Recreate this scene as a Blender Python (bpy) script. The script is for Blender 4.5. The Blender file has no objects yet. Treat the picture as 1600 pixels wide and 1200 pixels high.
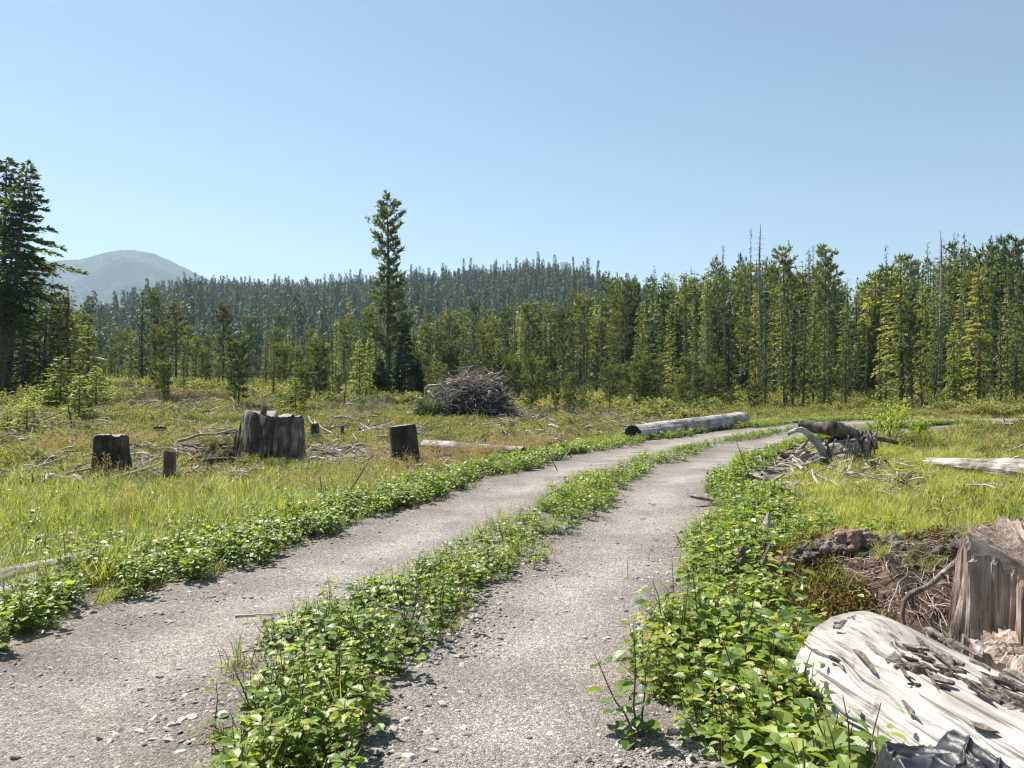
import bpy, math, random
import numpy as np
from mathutils import Vector, Matrix, Euler
R = math.radians
PI = math.pi
SC = bpy.context.scene
COL = SC.collection

# ------------------------------------------------------------------ camera, sky, sun, exposure
F = 1244.0                      # focal length in photo pixels (1600 wide)
EYE = 1.6
cam_d = bpy.data.cameras.new('camera'); cam_d.lens = 28.0; cam_d.sensor_width = 36.0
cam_d.clip_start = 0.05; cam_d.clip_end = 20000
cam = bpy.data.objects.new('camera', cam_d); COL.objects.link(cam)
cam.location = (0, 0, EYE); cam.rotation_euler = (R(90), 0, 0)
SC.camera = cam
HAZE = .00018
SUN_EL, SUN_AZ = 56.0, -48.0    # azimuth clockwise from +Y (the view direction): ahead, to the left
world = bpy.data.worlds.new("World"); SC.world = world; world.use_nodes = True
wn = world.node_tree; wn.nodes.clear()
sky = wn.nodes.new('ShaderNodeTexSky'); sky.sky_type = 'NISHITA'; sky.sun_disc = False
sky.sun_elevation = R(SUN_EL); sky.sun_rotation = R(SUN_AZ)
sky.air_density = 1.0; sky.dust_density = 0.3; sky.ozone_density = 1.0; sky.altitude = 0
bg = wn.nodes.new('ShaderNodeBackground'); bg.inputs[1].default_value = 0.061
wo = wn.nodes.new('ShaderNodeOutputWorld')
wn.links.new(sky.outputs[0], bg.inputs[0]); wn.links.new(bg.outputs[0], wo.inputs[0])
sl = bpy.data.lights.new('sun', 'SUN'); sl.energy = 5.0; sl.angle = R(0.5); sl.color = (1, .95, .87)
so = bpy.data.objects.new('sun', sl); COL.objects.link(so)
sdir = Vector((math.sin(R(SUN_AZ))*math.cos(R(SUN_EL)), math.cos(R(SUN_AZ))*math.cos(R(SUN_EL)), math.sin(R(SUN_EL))))
so.rotation_euler = (-sdir).to_track_quat('-Z', 'Y').to_euler()
SC.view_settings.view_transform = 'Standard'; SC.view_settings.look = 'None'
SC.view_settings.exposure = 1.12; SC.view_settings.gamma = 1
SC.cycles.max_bounces = 9; SC.cycles.diffuse_bounces = 5; SC.cycles.glossy_bounces = 2
SC.cycles.transmission_bounces = 4; SC.cycles.volume_bounces = 0; SC.cycles.use_denoising = True; SC.cycles.filter_width = 1.25
SC.cycles.sample_clamp_indirect = 6

# ------------------------------------------------------------------ helpers
RS = np.random.RandomState(7)
random.seed(7)

def hsh(i, j, k):
    h = (i*374761393 + j*668265263 + k*1274126177) & 0xffffffff
    h = ((h ^ (h >> 13))*1103515245) & 0xffffffff
    h = ((h ^ (h >> 15))*2654435761) & 0xffffffff
    return ((h ^ (h >> 16)) & 0xffffff)/float(0xffffff)

def vn(p):
    p = np.asarray(p, float); f = np.floor(p); t = p-f; t = t*t*(3-2*t); i = f.astype(np.int64)
    r = 0
    for a in (0, 1):
        for b in (0, 1):
            for c in (0, 1):
                w = (t[:, 0] if a else 1-t[:, 0])*(t[:, 1] if b else 1-t[:, 1])*(t[:, 2] if c else 1-t[:, 2])
                r = r + w*hsh(i[:, 0]+a, i[:, 1]+b, i[:, 2]+c)
    return r*2-1

def fbm(x, y, z=0., s=1., o=4, seed=0):
    x = np.atleast_1d(np.asarray(x, float)); y = np.atleast_1d(np.asarray(y, float)); z = np.zeros_like(x)+z
    p = np.stack([x, y, z], 1)*s+seed*17.3; r = 0; a = 1.
    for _ in range(o):
        r = r + a*vn(p); p = p*2.03+5.1; a *= .5
    return r/1.6

def sst(a, b, x):
    t = np.clip((x-a)/(b-a), 0, 1); return t*t*(3-2*t)

# road centre line (ground plane, metres; camera at origin looking along +Y)
RC = np.array([(-1.0, -12), (-1.1, -4), (-1.12, 0), (-1.1, 2), (-1.05, 3.62), (-.94, 4.85), (-.55, 6.22), (0, 7.96), (.64, 9.95),
               (1.5, 12.8), (2.8, 15.9), (5.06, 20.3), (8.0, 24.9), (11.2, 28.6), (15, 31.8), (19.5, 33.6), (25, 34.2), (33, 34), (45, 33), (70, 30)], float)
def smooth_poly(P, n):
    out = []
    for i in range(len(P)-1):
        p0 = P[max(i-1, 0)]; p1 = P[i]; p2 = P[i+1]; p3 = P[min(i+2, len(P)-1)]
        for k in range(n):
            t = k/n
            out.append(.5*((2*p1)+(-p0+p2)*t+(2*p0-5*p1+4*p2-p3)*t*t+(-p0+3*p1-3*p2+p3)*t**3))
    out.append(P[-1]); return np.array(out)
RCS = smooth_poly(RC, 5)
def road_uv(x, y):
    """signed lateral offset (+ right) and arc length along the road"""
    x = np.asarray(x, float); y = np.asarray(y, float)
    best = np.full(x.shape, 1e9); u = np.zeros(x.shape); s = np.zeros(x.shape); acc = 0
    for a, b in zip(RCS[:-1], RCS[1:]):
        d = b-a; L = np.hypot(*d); d = d/L
        t = np.clip((x-a[0])*d[0]+(y-a[1])*d[1], 0, L)
        qx = x-a[0]-t*d[0]; qy = y-a[1]-t*d[1]; q = np.hypot(qx, qy)
        m = q < best
        best = np.where(m, q, best); u = np.where(m, np.sign(qx*d[1]-qy*d[0])*q, u); s = np.where(m, acc+t, s); acc += L
    return u, s
def road_pt(s, u):
    acc = 0
    for a, b in zip(RCS[:-1], RCS[1:]):
        L = np.hypot(*(b-a))
        if s <= acc+L or b is RCS[-1]:
            d = (b-a)/L; return a[0]+d[0]*(s-acc)+d[1]*u, a[1]+d[1]*(s-acc)-d[0]*u
        acc += L
    return RCS[-1]

def azk(px): return (px-800)/F
RIDGE = np.array([(-2500, 560), (-900, 560), (-200, 540), (60, 520), (150, 496), (200, 474), (250, 458), (320, 442), (450, 437), (560, 431), (640, 425), (700, 421), (770, 417),
                  (830, 412), (880, 417), (920, 424), (960, 438), (1020, 450), (1200, 470), (1700, 480), (4000, 520)], float)
def H(x, y):
    x = np.atleast_1d(np.asarray(x, float)); y = np.atleast_1d(np.asarray(y, float)); r = np.hypot(x, y)
    u, s = road_uv(x, y); off = sst(2.4, 5, np.abs(u))
    h = off*(fbm(x, y, 0, .35, 3, 1)*.10+fbm(x, y, 0, 1.6, 3, 2)*.05)-.03*sst(2, 3.2, np.abs(u))-.10*off*sst(40, 12, r)
    h = h + sst(22, 50, y)*sst(2, -25, x)*1.0                       # left side rises a little
    h = h + sst(60, 140, r)*.6
    h = h - .42*np.exp(-(((x-2.55)/.9)**2+((y-4.75)/.85)**2)**1.5)   # the hollow under the root bank
    # wooded hill
    px = 800+F*x/np.maximum(y, 1e-3); px = np.where(y > 1, px, np.where(x > 0, 4000, -2500))
    el = (600-(np.interp(px, RIDGE[:, 0], RIDGE[:, 1])+39))/F
    zr = EYE+el*560/np.sqrt(1+((np.clip(px, -900, 2500)-800)/F)**2)
    h = h + np.maximum(zr, 0)*sst(230, 570, r)*(1-.9*sst(650, 1500, r)) + sst(240, 400, r)*fbm(x, y, 0, .012, 4, 5)*8
    return h
def Hs(x, y): return float(H([x], [y])[0])
_D = np.geomspace(1.2, 420, 620)
def gp(px, py, hh=0.0):
    """point of the terrain seen at photo pixel px, py"""
    c = azk(px); zt = H(c*_D, _D)+hh; zr = EYE+(600-py)/F*_D; q = int(np.argmax(zr <= zt))
    if q == 0: d = _D[0]
    else:
        g0 = zr[q-1]-zt[q-1]; g1 = zr[q]-zt[q]; d = _D[q-1]+(_D[q]-_D[q-1])*g0/(g0-g1)
    return Vector((c*d, d, Hs(c*d, d)))
def at(px, py, d): return Vector((azk(px)*d, d, EYE+(600-py)/F*d))

class MB:
    def __init__(s): s.v = []; s.q = []; s.t = []; s.a = []; s.uv = []; s.n = 0
    def add(s, V, T=None, Q=None, tint=.5, uv=None):
        V = np.asarray(V, float).reshape(-1, 3); k = len(V)
        s.v.append(V); s.a.append(np.zeros(k)+tint); s.uv.append(np.zeros((k, 2)) if uv is None else uv)
        if T is not None and len(T): s.t.append(np.asarray(T, int).reshape(-1, 3)+s.n)
        if Q is not None and len(Q): s.q.append(np.asarray(Q, int).reshape(-1, 4)+s.n)
        s.n += k
    def mesh(s, name, mat, smooth=False):
        V = np.concatenate(s.v); T = np.concatenate(s.t) if s.t else np.zeros((0, 3), int); Q = np.concatenate(s.q) if s.q else np.zeros((0, 4), int)
        me = bpy.data.meshes.new(name); me.vertices.add(len(V)); me.vertices.foreach_set('co', V.astype(np.float32).ravel())
        li = np.concatenate([T.ravel(), Q.ravel()]).astype(np.int32)
        me.loops.add(len(li)); me.loops.foreach_set('vertex_index', li)
        st = np.concatenate([np.arange(len(T))*3, len(T)*3+np.arange(len(Q))*4]).astype(np.int32)
        me.polygons.add(len(st)); me.polygons.foreach_set('loop_start', st)
        me.polygons.foreach_set('use_smooth', np.full(len(st), smooth, bool))
        me.update(calc_edges=True)
        a = me.attributes.new('tint', 'FLOAT', 'POINT'); a.data.foreach_set('value', np.concatenate(s.a).astype(np.float32))
        uvl = me.uv_layers.new(name='uv'); UV = np.concatenate(s.uv)
        uvl.data.foreach_set('uv', UV[li].astype(np.float32).ravel())
        me.materials.append(mat); me.validate(clean_customdata=False)
        return me
    def obj(s, name, mat, parent=None, smooth=False, link=True):
        o = bpy.data.objects.new(name, s.mesh(name, mat, smooth))
        if link: COL.objects.link(o)
        if parent: o.parent = parent
        return o
def tag(o, label=None, cat=None, group=None, kind=None):
    if label: o['label'] = label
    if cat: o['category'] = cat
    if group: o['group'] = group
    if kind: o['kind'] = kind
    return o
def empty(name, loc=(0, 0, 0), label=None, cat=None, group=None, rot=(0, 0, 0)):
    o = bpy.data.objects.new(name, None); COL.objects.link(o); o.location = loc; o.rotation_euler = rot; o.empty_display_size = .1
    return tag(o, label, cat, group)
def nrm(a): return a/np.maximum(np.linalg.norm(a, axis=-1, keepdims=True), 1e-9)

def tube(mb, P, rad, n=6, tint=.5, cap=True, rough=0., seed=0):
    P = np.asarray(P, float); m = len(P); rad = np.zeros(m)+rad
    D = nrm(np.gradient(P, axis=0)); a = np.array([.13, .21, .97]) if abs(D[0][2]) < .9 else np.array([1., .1, 0])
    U = nrm(np.cross(D, a)); W = np.cross(D, U)
    th = np.arange(n)*2*PI/n; rr = np.repeat(rad[:, None], n, 1)
    if rough:
        zz = np.repeat(np.arange(m)[:, None], n, 1); cc = np.cos(th)[None]+0*zz; s_ = np.sin(th)[None]+0*zz
        rr = rr*(1+rough*fbm(cc.ravel()*1.6+seed, s_.ravel()*1.6, (zz*.35).ravel(), 1.3, 3, seed).reshape(m, n))
    V = P[:, None]+rr[..., None]*(np.cos(th)[None, :, None]*U[:, None]+np.sin(th)[None, :, None]*W[:, None])
    V = V.reshape(-1, 3); i = np.arange(m-1)[:, None]*n; j = np.arange(n)[None]; k = (j+1) % n
    Q = np.stack([i+j, i+k, i+n+k, i+n+j], -1).reshape(-1, 4); T = []
    if cap:
        V = np.concatenate([V, P[:1], P[-1:]]); c0 = m*n
        for q in range(n): T.append((c0, (q+1) % n, q)); T.append((c0+1, (m-1)*n+q, (m-1)*n+(q+1) % n))
    mb.add(V, T, Q, tint)
def wig(p0, p1, n, amp, seed=0, sag=0.):
    p0 = np.array(p0, float); p1 = np.array(p1, float); t = np.linspace(0, 1, n)[:, None]; L = np.linalg.norm(p1-p0)
    o = np.stack([fbm(t[:, 0]*3+seed*7.7, t[:, 0]*0+k*9.1, 0, 1, 2, seed % 13) for k in range(3)], 1)*amp*L*np.sin(t*PI)**.5
    P = p0+(p1-p0)*t+o; P[:, 2] -= (sag*L*np.sin(t*PI))[:, 0]
    return P

LT = np.array([(0, 0, 0), (.28, .40, .10), (.62, .42, .08), (1, 0, -.08), (.62, -.42, .08), (.28, -.40, .10), (.28, 0, 0), (.62, 0, .0)])
LTT = np.array([(0, 6, 1), (0, 5, 6), (7, 3, 2), (7, 4, 3)]); LTQ = np.array([(6, 7, 2, 1), (5, 4, 7, 6)])
def leaves(mb, P, D, N, L, W, tint, jag=False):
    """folded ovate leaves: base P, direction D, up N"""
    P = np.asarray(P, float); D = nrm(np.asarray(D, float)); S = nrm(np.cross(D, N)); U = np.cross(S, D); k = len(P)
    L = (np.zeros(k)+L)[:, None, None]; W = (np.zeros(k)+W)[:, None, None]
    V = P[:, None]+D[:, None]*LT[None, :, 0:1]*L+S[:, None]*LT[None, :, 1:2]*W+U[:, None]*LT[None, :, 2:3]*L
    o = (np.arange(k)*8)[:, None, None]
    mb.add(V.reshape(-1, 3), (LTT[None]+o).reshape(-1, 3), (LTQ[None]+o).reshape(-1, 4), np.repeat(np.zeros(k)+tint, 8), np.tile(LT[:, :2], (k, 1)))
def cards(mb, P, D, N, L, W, tint):
    """small rhombic sprays, slightly folded"""
    P = np.asarray(P, float); D = nrm(np.asarray(D, float)); S = nrm(np.cross(D, N)); U = np.cross(S, D); k = len(P)
    L = (np.zeros(k)+L)[:, None]; W = (np.zeros(k)+W)[:, None]
    V = np.stack([P, P+D*L*.45+S*W*.5+U*W*.12, P+D*L, P+D*L*.45-S*W*.5+U*W*.12], 1)
    o = (np.arange(k)*4)[:, None]
    mb.add(V.reshape(-1, 3), np.concatenate([np.array([[0, 1, 2]])+o, np.array([[0, 2, 3]])+o]), None, np.repeat(np.zeros(k)+tint, 4))
def blades(mb, P, az, L, W, bend, tint, lean=.15):
    """grass blades: 3 bending segments"""
    k = len(P); P = np.asarray(P, float); O = np.stack([np.cos(az), np.sin(az), 0*az], 1); S = np.stack([-np.sin(az), np.cos(az), 0*az], 1)
    L = np.zeros(k)+L; W = np.zeros(k)+W; bend = np.zeros(k)+bend; vs = []
    for t, w in ((0, .8), (.38, 1.), (.72, .7), (1, .0)):
        c = P+O*((lean*t+bend*t*t)*L)[:, None]; c[:, 2] += (t-.45*bend*t*t)*L
        vs.append(c+S*(W*w*.5)[:, None])
        if w > 0: vs.append(c-S*(W*w*.5)[:, None])
    V = np.stack(vs, 1); o = (np.arange(k)*7)[:, None]
    Q = np.concatenate([np.array([[0, 1, 3, 2]])+o, np.array([[2, 3, 5, 4]])+o]); T = np.array([[4, 5, 6]])+o
    mb.add(V.reshape(-1, 3), T, Q, np.repeat(np.zeros(k)+tint, 7))

# ------------------------------------------------------------------ materials
def M(name):
    m = bpy.data.materials.new(name); m.use_nodes = True; t = m.node_tree; t.nodes.clear()
    return m, t, (lambda ty, **k: setin(t.nodes.new(ty), k)), t.links.new
def setin(n, k):
    for a, b in k.items():
        if a.startswith('i_'): n.inputs[a[2:].replace('_', ' ')].default_value = b
        elif a.startswith('n_'): n.inputs[int(a[2:])].default_value = b
        else: setattr(n, a, b)
    return n
def ramp(N, L, src, cols):
    r = N('ShaderNodeValToRGB'); e = r.color_ramp.elements
    while len(e) < len(cols): e.new(.5)
    for i, (p, c) in enumerate(cols): e[i].position = p; e[i].color = (*c, 1)
    L(src, r.inputs[0]); return r.outputs[0]
def math_(N, L, op, a, b):
    n = N('ShaderNodeMath', operation=op)
    for i, v in enumerate((a, b)):
        if isinstance(v, (int, float)): n.inputs[i].default_value = v
        else: L(v, n.inputs[i])
    return n.outputs[0]
def mixc(N, L, fac, a, b, bt='MIX'):
    n = N('ShaderNodeMix', data_type='RGBA', blend_type=bt)
    for i, v in ((0, fac), (6, a), (7, b)):
        if isinstance(v, (int, float)): n.inputs[i].default_value = v
        elif isinstance(v, tuple): n.inputs[i].default_value = (*v, 1)
        else: L(v, n.inputs[i])
    return n.outputs[2]

def leafmat(name, cols, trans=.45, rough=.45, rand=.25, veins=False, spec=.5):
    m, t, N, L = M(name)
    at_ = N('ShaderNodeAttribute', attribute_name='tint'); oi = N('ShaderNodeObjectInfo')
    geo = N('ShaderNodeNewGeometry')
    f = math_(N, L, 'ADD', at_.outputs['Fac'], math_(N, L, 'MULTIPLY', math_(N, L, 'SUBTRACT', oi.outputs['Random'], .5), rand))
    c = ramp(N, L, f, cols)
    p = N('ShaderNodeBsdfPrincipled', i_Roughness=rough); p.inputs['Specular IOR Level'].default_value = spec
    L(c, p.inputs['Base Color'])
    if veins:
        uv = N('ShaderNodeUVMap', uv_map='uv'); sp = N('ShaderNodeSeparateXYZ'); L(uv.outputs[0], sp.inputs[0])
        ab = math_(N, L, 'ABSOLUTE', sp.outputs[1], 0.)
        w = math_(N, L, 'SINE', math_(N, L, 'MULTIPLY', math_(N, L, 'SUBTRACT', sp.outputs[0], math_(N, L, 'MULTIPLY', ab, .55)), 55.), 0.)
        b = N('ShaderNodeBump', i_Strength=.15, i_Distance=.002); L(w, b.inputs['Height']); L(b.outputs[0], p.inputs['Normal'])
    tr = N('ShaderNodeBsdfTranslucent'); tc = mixc(N, L, 1., c, (1.25, 1.3, .55), 'MULTIPLY'); L(tc, tr.inputs[0])
    mx = N('ShaderNodeMixShader', n_0=trans); L(p.outputs[0], mx.inputs[1]); L(tr.outputs[0], mx.inputs[2])
    o = N('ShaderNodeOutputMaterial'); L(mx.outputs[0], o.inputs[0]); return m

def wood(name, axis, dark, mid, light, scale=1., streak=14., bump=.5, blotch=None, bl_lo=.55, rough=.85):
    m, t, N, L = M(name)
    tc = N('ShaderNodeTexCoord'); mp = N('ShaderNodeMapping'); s = [streak*scale]*3; s[axis] = 1.2*scale; mp.inputs['Scale'].default_value = s
    L(tc.outputs['Object'], mp.inputs[0])
    n1 = N('ShaderNodeTexNoise', i_Scale=1., i_Detail=8., i_Roughness=.65); L(mp.outputs[0], n1.inputs[0])
    n2 = N('ShaderNodeTexNoise', i_Scale=3.5*scale, i_Detail=5.); L(tc.outputs['Object'], n2.inputs[0])
    mp2 = N('ShaderNodeMapping'); s2 = [streak*3.2*scale]*3; s2[axis] = 1.1*scale; mp2.inputs['Scale'].default_value = s2; L(tc.outputs['Object'], mp2.inputs[0])
    n3 = N('ShaderNodeTexNoise', i_Scale=1., i_Detail=3.); L(mp2.outputs[0], n3.inputs[0])
    n5 = N('ShaderNodeTexNoise', i_Scale=1.3*scale, i_Detail=4.); L(tc.outputs['Object'], n5.inputs[0]); dv = N('ShaderNodeVectorMath', operation='SCALE'); dv.inputs['Scale'].default_value = 1.6; L(n5.outputs['Color'], dv.inputs[0])
    av = N('ShaderNodeVectorMath', operation='ADD'); L(mp.outputs[0], av.inputs[0]); L(dv.outputs[0], av.inputs[1]); L(av.outputs[0], n1.inputs[0])
    big = ramp(N, L, n5.outputs[0], [(.36, (.50, .47, .44)), (.52, (1, 1, 1)), (.68, (1.25, 1.25, 1.25))])
    c = ramp(N, L, math_(N, L, 'ADD', math_(N, L, 'MULTIPLY', n1.outputs[0], .5), math_(N, L, 'MULTIPLY', n2.outputs[0], .5)), [(.36, dark), (.5, mid), (.66, light)])
    ck = ramp(N, L, n3.outputs[0], [(.33, (.25, .22, .2)), (.41, (1, 1, 1))]); c = mixc(N, L, .8, c, ck, 'MULTIPLY'); c = mixc(N, L, 1., c, big, 'MULTIPLY')
    if blotch:
        n4 = N('ShaderNodeTexNoise', i_Scale=2.2*scale, i_Detail=9., i_Roughness=.7); L(tc.outputs['Object'], n4.inputs[0])
        bf = ramp(N, L, n4.outputs[0], [(bl_lo, (0, 0, 0)), (bl_lo+.06, (1, 1, 1))]); c = mixc(N, L, bf, c, blotch)
    p = N('ShaderNodeBsdfPrincipled', i_Roughness=rough); L(c, p.inputs['Base Color'])
    hh = math_(N, L, 'ADD', math_(N, L, 'ADD', n1.outputs[0], math_(N, L, 'MULTIPLY', n3.outputs[0], .6)), math_(N, L, 'MULTIPLY', n2.outputs[0], .5))
    b = N('ShaderNodeBump', i_Strength=bump, i_Distance=.03); L(hh, b.inputs['Height']); L(b.outputs[0], p.inputs['Normal'])
    o = N('ShaderNodeOutputMaterial'); L(p.outputs[0], o.inputs[0]); return m

def rings(name, dark, light, axis=2):
    m, t, N, L = M(name)
    tc = N('ShaderNodeTexCoord'); mp = N('ShaderNodeMapping'); s = [1.]*3; s[axis] = 0; mp.inputs['Scale'].default_value = s; L(tc.outputs['Object'], mp.inputs[0])
    nz = N('ShaderNodeTexNoise', i_Scale=5., i_Detail=3.); L(tc.outputs['Object'], nz.inputs[0])
    ln = N('ShaderNodeVectorMath', operation='LENGTH'); L(mp.outputs[0], ln.inputs[0])
    w = math_(N, L, 'SINE', math_(N, L, 'MULTIPLY', math_(N, L, 'ADD', ln.outputs['Value'], math_(N, L, 'MULTIPLY', nz.outputs[0], .05)), 190.), 0.)
    n2 = N('ShaderNodeTexNoise', i_Scale=14., i_Detail=6.); L(tc.outputs['Object'], n2.inputs[0])
    f = math_(N, L, 'ADD', math_(N, L, 'MULTIPLY', w, .05), n2.outputs[0])
    c = ramp(N, L, f, [(.3, dark), (.62, light)])
    p = N('ShaderNodeBsdfPrincipled', i_Roughness=.85); L(c, p.inputs['Base Color'])
    b = N('ShaderNodeBump', i_Strength=.4, i_Distance=.01); L(f, b.inputs['Height']); L(b.outputs[0], p.inputs['Normal'])
    o = N('ShaderNodeOutputMaterial'); L(p.outputs[0], o.inputs[0]); return m

def plain(name, cols, scale=6., rough=.9, bump=.4, tint=0., rand=0., detail=8., bd=.02):
    m, t, N, L = M(name)
    tc = N('ShaderNodeTexCoord'); n = N('ShaderNodeTexNoise', i_Scale=scale, i_Detail=detail, i_Roughness=.65); L(tc.outputs['Object'], n.inputs[0])
    f = n.outputs[0]
    if tint:
        a = N('ShaderNodeAttribute', attribute_name='tint'); f = math_(N, L, 'ADD', f, math_(N, L, 'MULTIPLY', math_(N, L, 'SUBTRACT', a.outputs['Fac'], .5), tint))
    if rand:
        oi = N('ShaderNodeObjectInfo'); f = math_(N, L, 'ADD', f, math_(N, L, 'MULTIPLY', math_(N, L, 'SUBTRACT', oi.outputs['Random'], .5), rand))
    c = ramp(N, L, f, cols); p = N('ShaderNodeBsdfPrincipled', i_Roughness=rough); L(c, p.inputs['Base Color'])
    b = N('ShaderNodeBump', i_Strength=bump, i_Distance=bd); L(n.outputs[0], b.inputs['Height']); L(b.outputs[0], p.inputs['Normal'])
    o = N('ShaderNodeOutputMaterial'); L(p.outputs[0], o.inputs[0]); return m

def groundmat():
    m, t, N, L = M('meadow_ground'); geo = N('ShaderNodeNewGeometry'); P = geo.outputs['Position']
    n1 = N('ShaderNodeTexNoise', i_Scale=.35, i_Detail=5.); n2 = N('ShaderNodeTexNoise', i_Scale=3., i_Detail=8., i_Roughness=.7); n3 = N('ShaderNodeTexNoise', i_Scale=40., i_Detail=4.)
    for n in (n1, n2, n3): L(P, n.inputs[0])
    c = ramp(N, L, n1.outputs[0], [(.35, (.12, .13, .035)), (.5, (.18, .17, .05)), (.62, (.22, .18, .08))])
    c2 = ramp(N, L, n2.outputs[0], [(.35, (.03, .026, .014)), (.5, (.10, .10, .03)), (.68, (.19, .17, .07))])
    c = mixc(N, L, .6, c, c2)
    c3 = ramp(N, L, n3.outputs[0], [(.3, (.5, .5, .5)), (.7, (1.3, 1.3, 1.3))]); c = mixc(N, L, .8, c, c3, 'MULTIPLY')
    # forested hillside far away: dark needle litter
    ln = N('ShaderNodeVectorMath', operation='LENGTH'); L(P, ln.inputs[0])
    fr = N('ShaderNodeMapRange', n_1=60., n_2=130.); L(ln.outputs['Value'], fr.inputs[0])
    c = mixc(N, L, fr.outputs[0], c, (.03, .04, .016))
    p = N('ShaderNodeBsdfPrincipled', i_Roughness=1.); L(c, p.inputs['Base Color'])
    b = N('ShaderNodeBump', i_Strength=.8, i_Distance=.06); L(n2.outputs[0], b.inputs['Height']); L(b.outputs[0], p.inputs['Normal'])
    o = N('ShaderNodeOutputMaterial'); L(p.outputs[0], o.inputs[0]); return m
def gravelmat():
    m, t, N, L = M('road_gravel'); geo = N('ShaderNodeNewGeometry'); P = geo.outputs['Position']
    v1 = N('ShaderNodeTexVoronoi', i_Scale=60.); v2 = N('ShaderNodeTexVoronoi', i_Scale=150.); n1 = N('ShaderNodeTexNoise', i_Scale=1.3, i_Detail=6.)
    n2 = N('ShaderNodeTexNoise', i_Scale=160., i_Detail=3.)
    for n in (v1, v2, n1, n2): L(P, n.inputs[0])
    s1 = N('ShaderNodeSeparateColor'); L(v1.outputs['Color'], s1.inputs[0]); s2 = N('ShaderNodeSeparateColor'); L(v2.outputs['Color'], s2.inputs[0])
    f = math_(N, L, 'ADD', math_(N, L, 'MULTIPLY', s1.outputs[0], .35), math_(N, L, 'MULTIPLY', s2.outputs[0], .65))
    c = ramp(N, L, f, [(.08, (.08, .072, .064)), (.4, (.225, .208, .19)), (.75, (.345, .323, .298)), (.95, (.58, .55, .52))])
    c2 = ramp(N, L, n1.outputs[0], [(.38, (.74, .72, .70)), (.62, (1.16, 1.12, 1.08))]); c = mixc(N, L, 1., c, c2, 'MULTIPLY')
    c3 = ramp(N, L, n2.outputs[0], [(.35, (.6, .6, .6)), (.6, (1.15, 1.15, 1.15))]); c = mixc(N, L, .7, c, c3, 'MULTIPLY')
    # wear: the two ruts are paler and finer than the rest of the road
    uv = N('ShaderNodeUVMap', uv_map='uv'); sx = N('ShaderNodeSeparateXYZ'); L(uv.outputs[0], sx.inputs[0]); du = math_(N, L, 'ABSOLUTE', math_(N, L, 'SUBTRACT', math_(N, L, 'ABSOLUTE', sx.outputs[0], 0.), 1.05), 0.)
    du = math_(N, L, 'ADD', du, math_(N, L, 'MULTIPLY', math_(N, L, 'SUBTRACT', n1.outputs[0], .5), .8)); wear = ramp(N, L, du, [(.12, (1.10, 1.09, 1.08)), (.36, (.94, .93, .92)), (.6, (.76, .74, .71))]); c = mixc(N, L, 1., c, wear, 'MULTIPLY')
    n6 = N('ShaderNodeTexNoise', i_Scale=.7, i_Detail=5.); L(P, n6.inputs[0]); br = ramp(N, L, n6.outputs[0], [(.45, (1, 1, 1)), (.62, (.90, .86, .82))]); c = mixc(N, L, 1., c, br, 'MULTIPLY')
    p = N('ShaderNodeBsdfPrincipled', i_Roughness=.9); L(c, p.inputs['Base Color'])
    h = math_(N, L, 'ADD', math_(N, L, 'MULTIPLY', v1.outputs['Distance'], -.6), math_(N, L, 'MULTIPLY', v2.outputs['Distance'], -.6))
    b = N('ShaderNodeBump', i_Strength=.9, i_Distance=.012); L(h, b.inputs['Height']); L(b.outputs[0], p.inputs['Normal'])
    o = N('ShaderNodeOutputMaterial'); L(p.outputs[0], o.inputs[0]); return m

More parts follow.
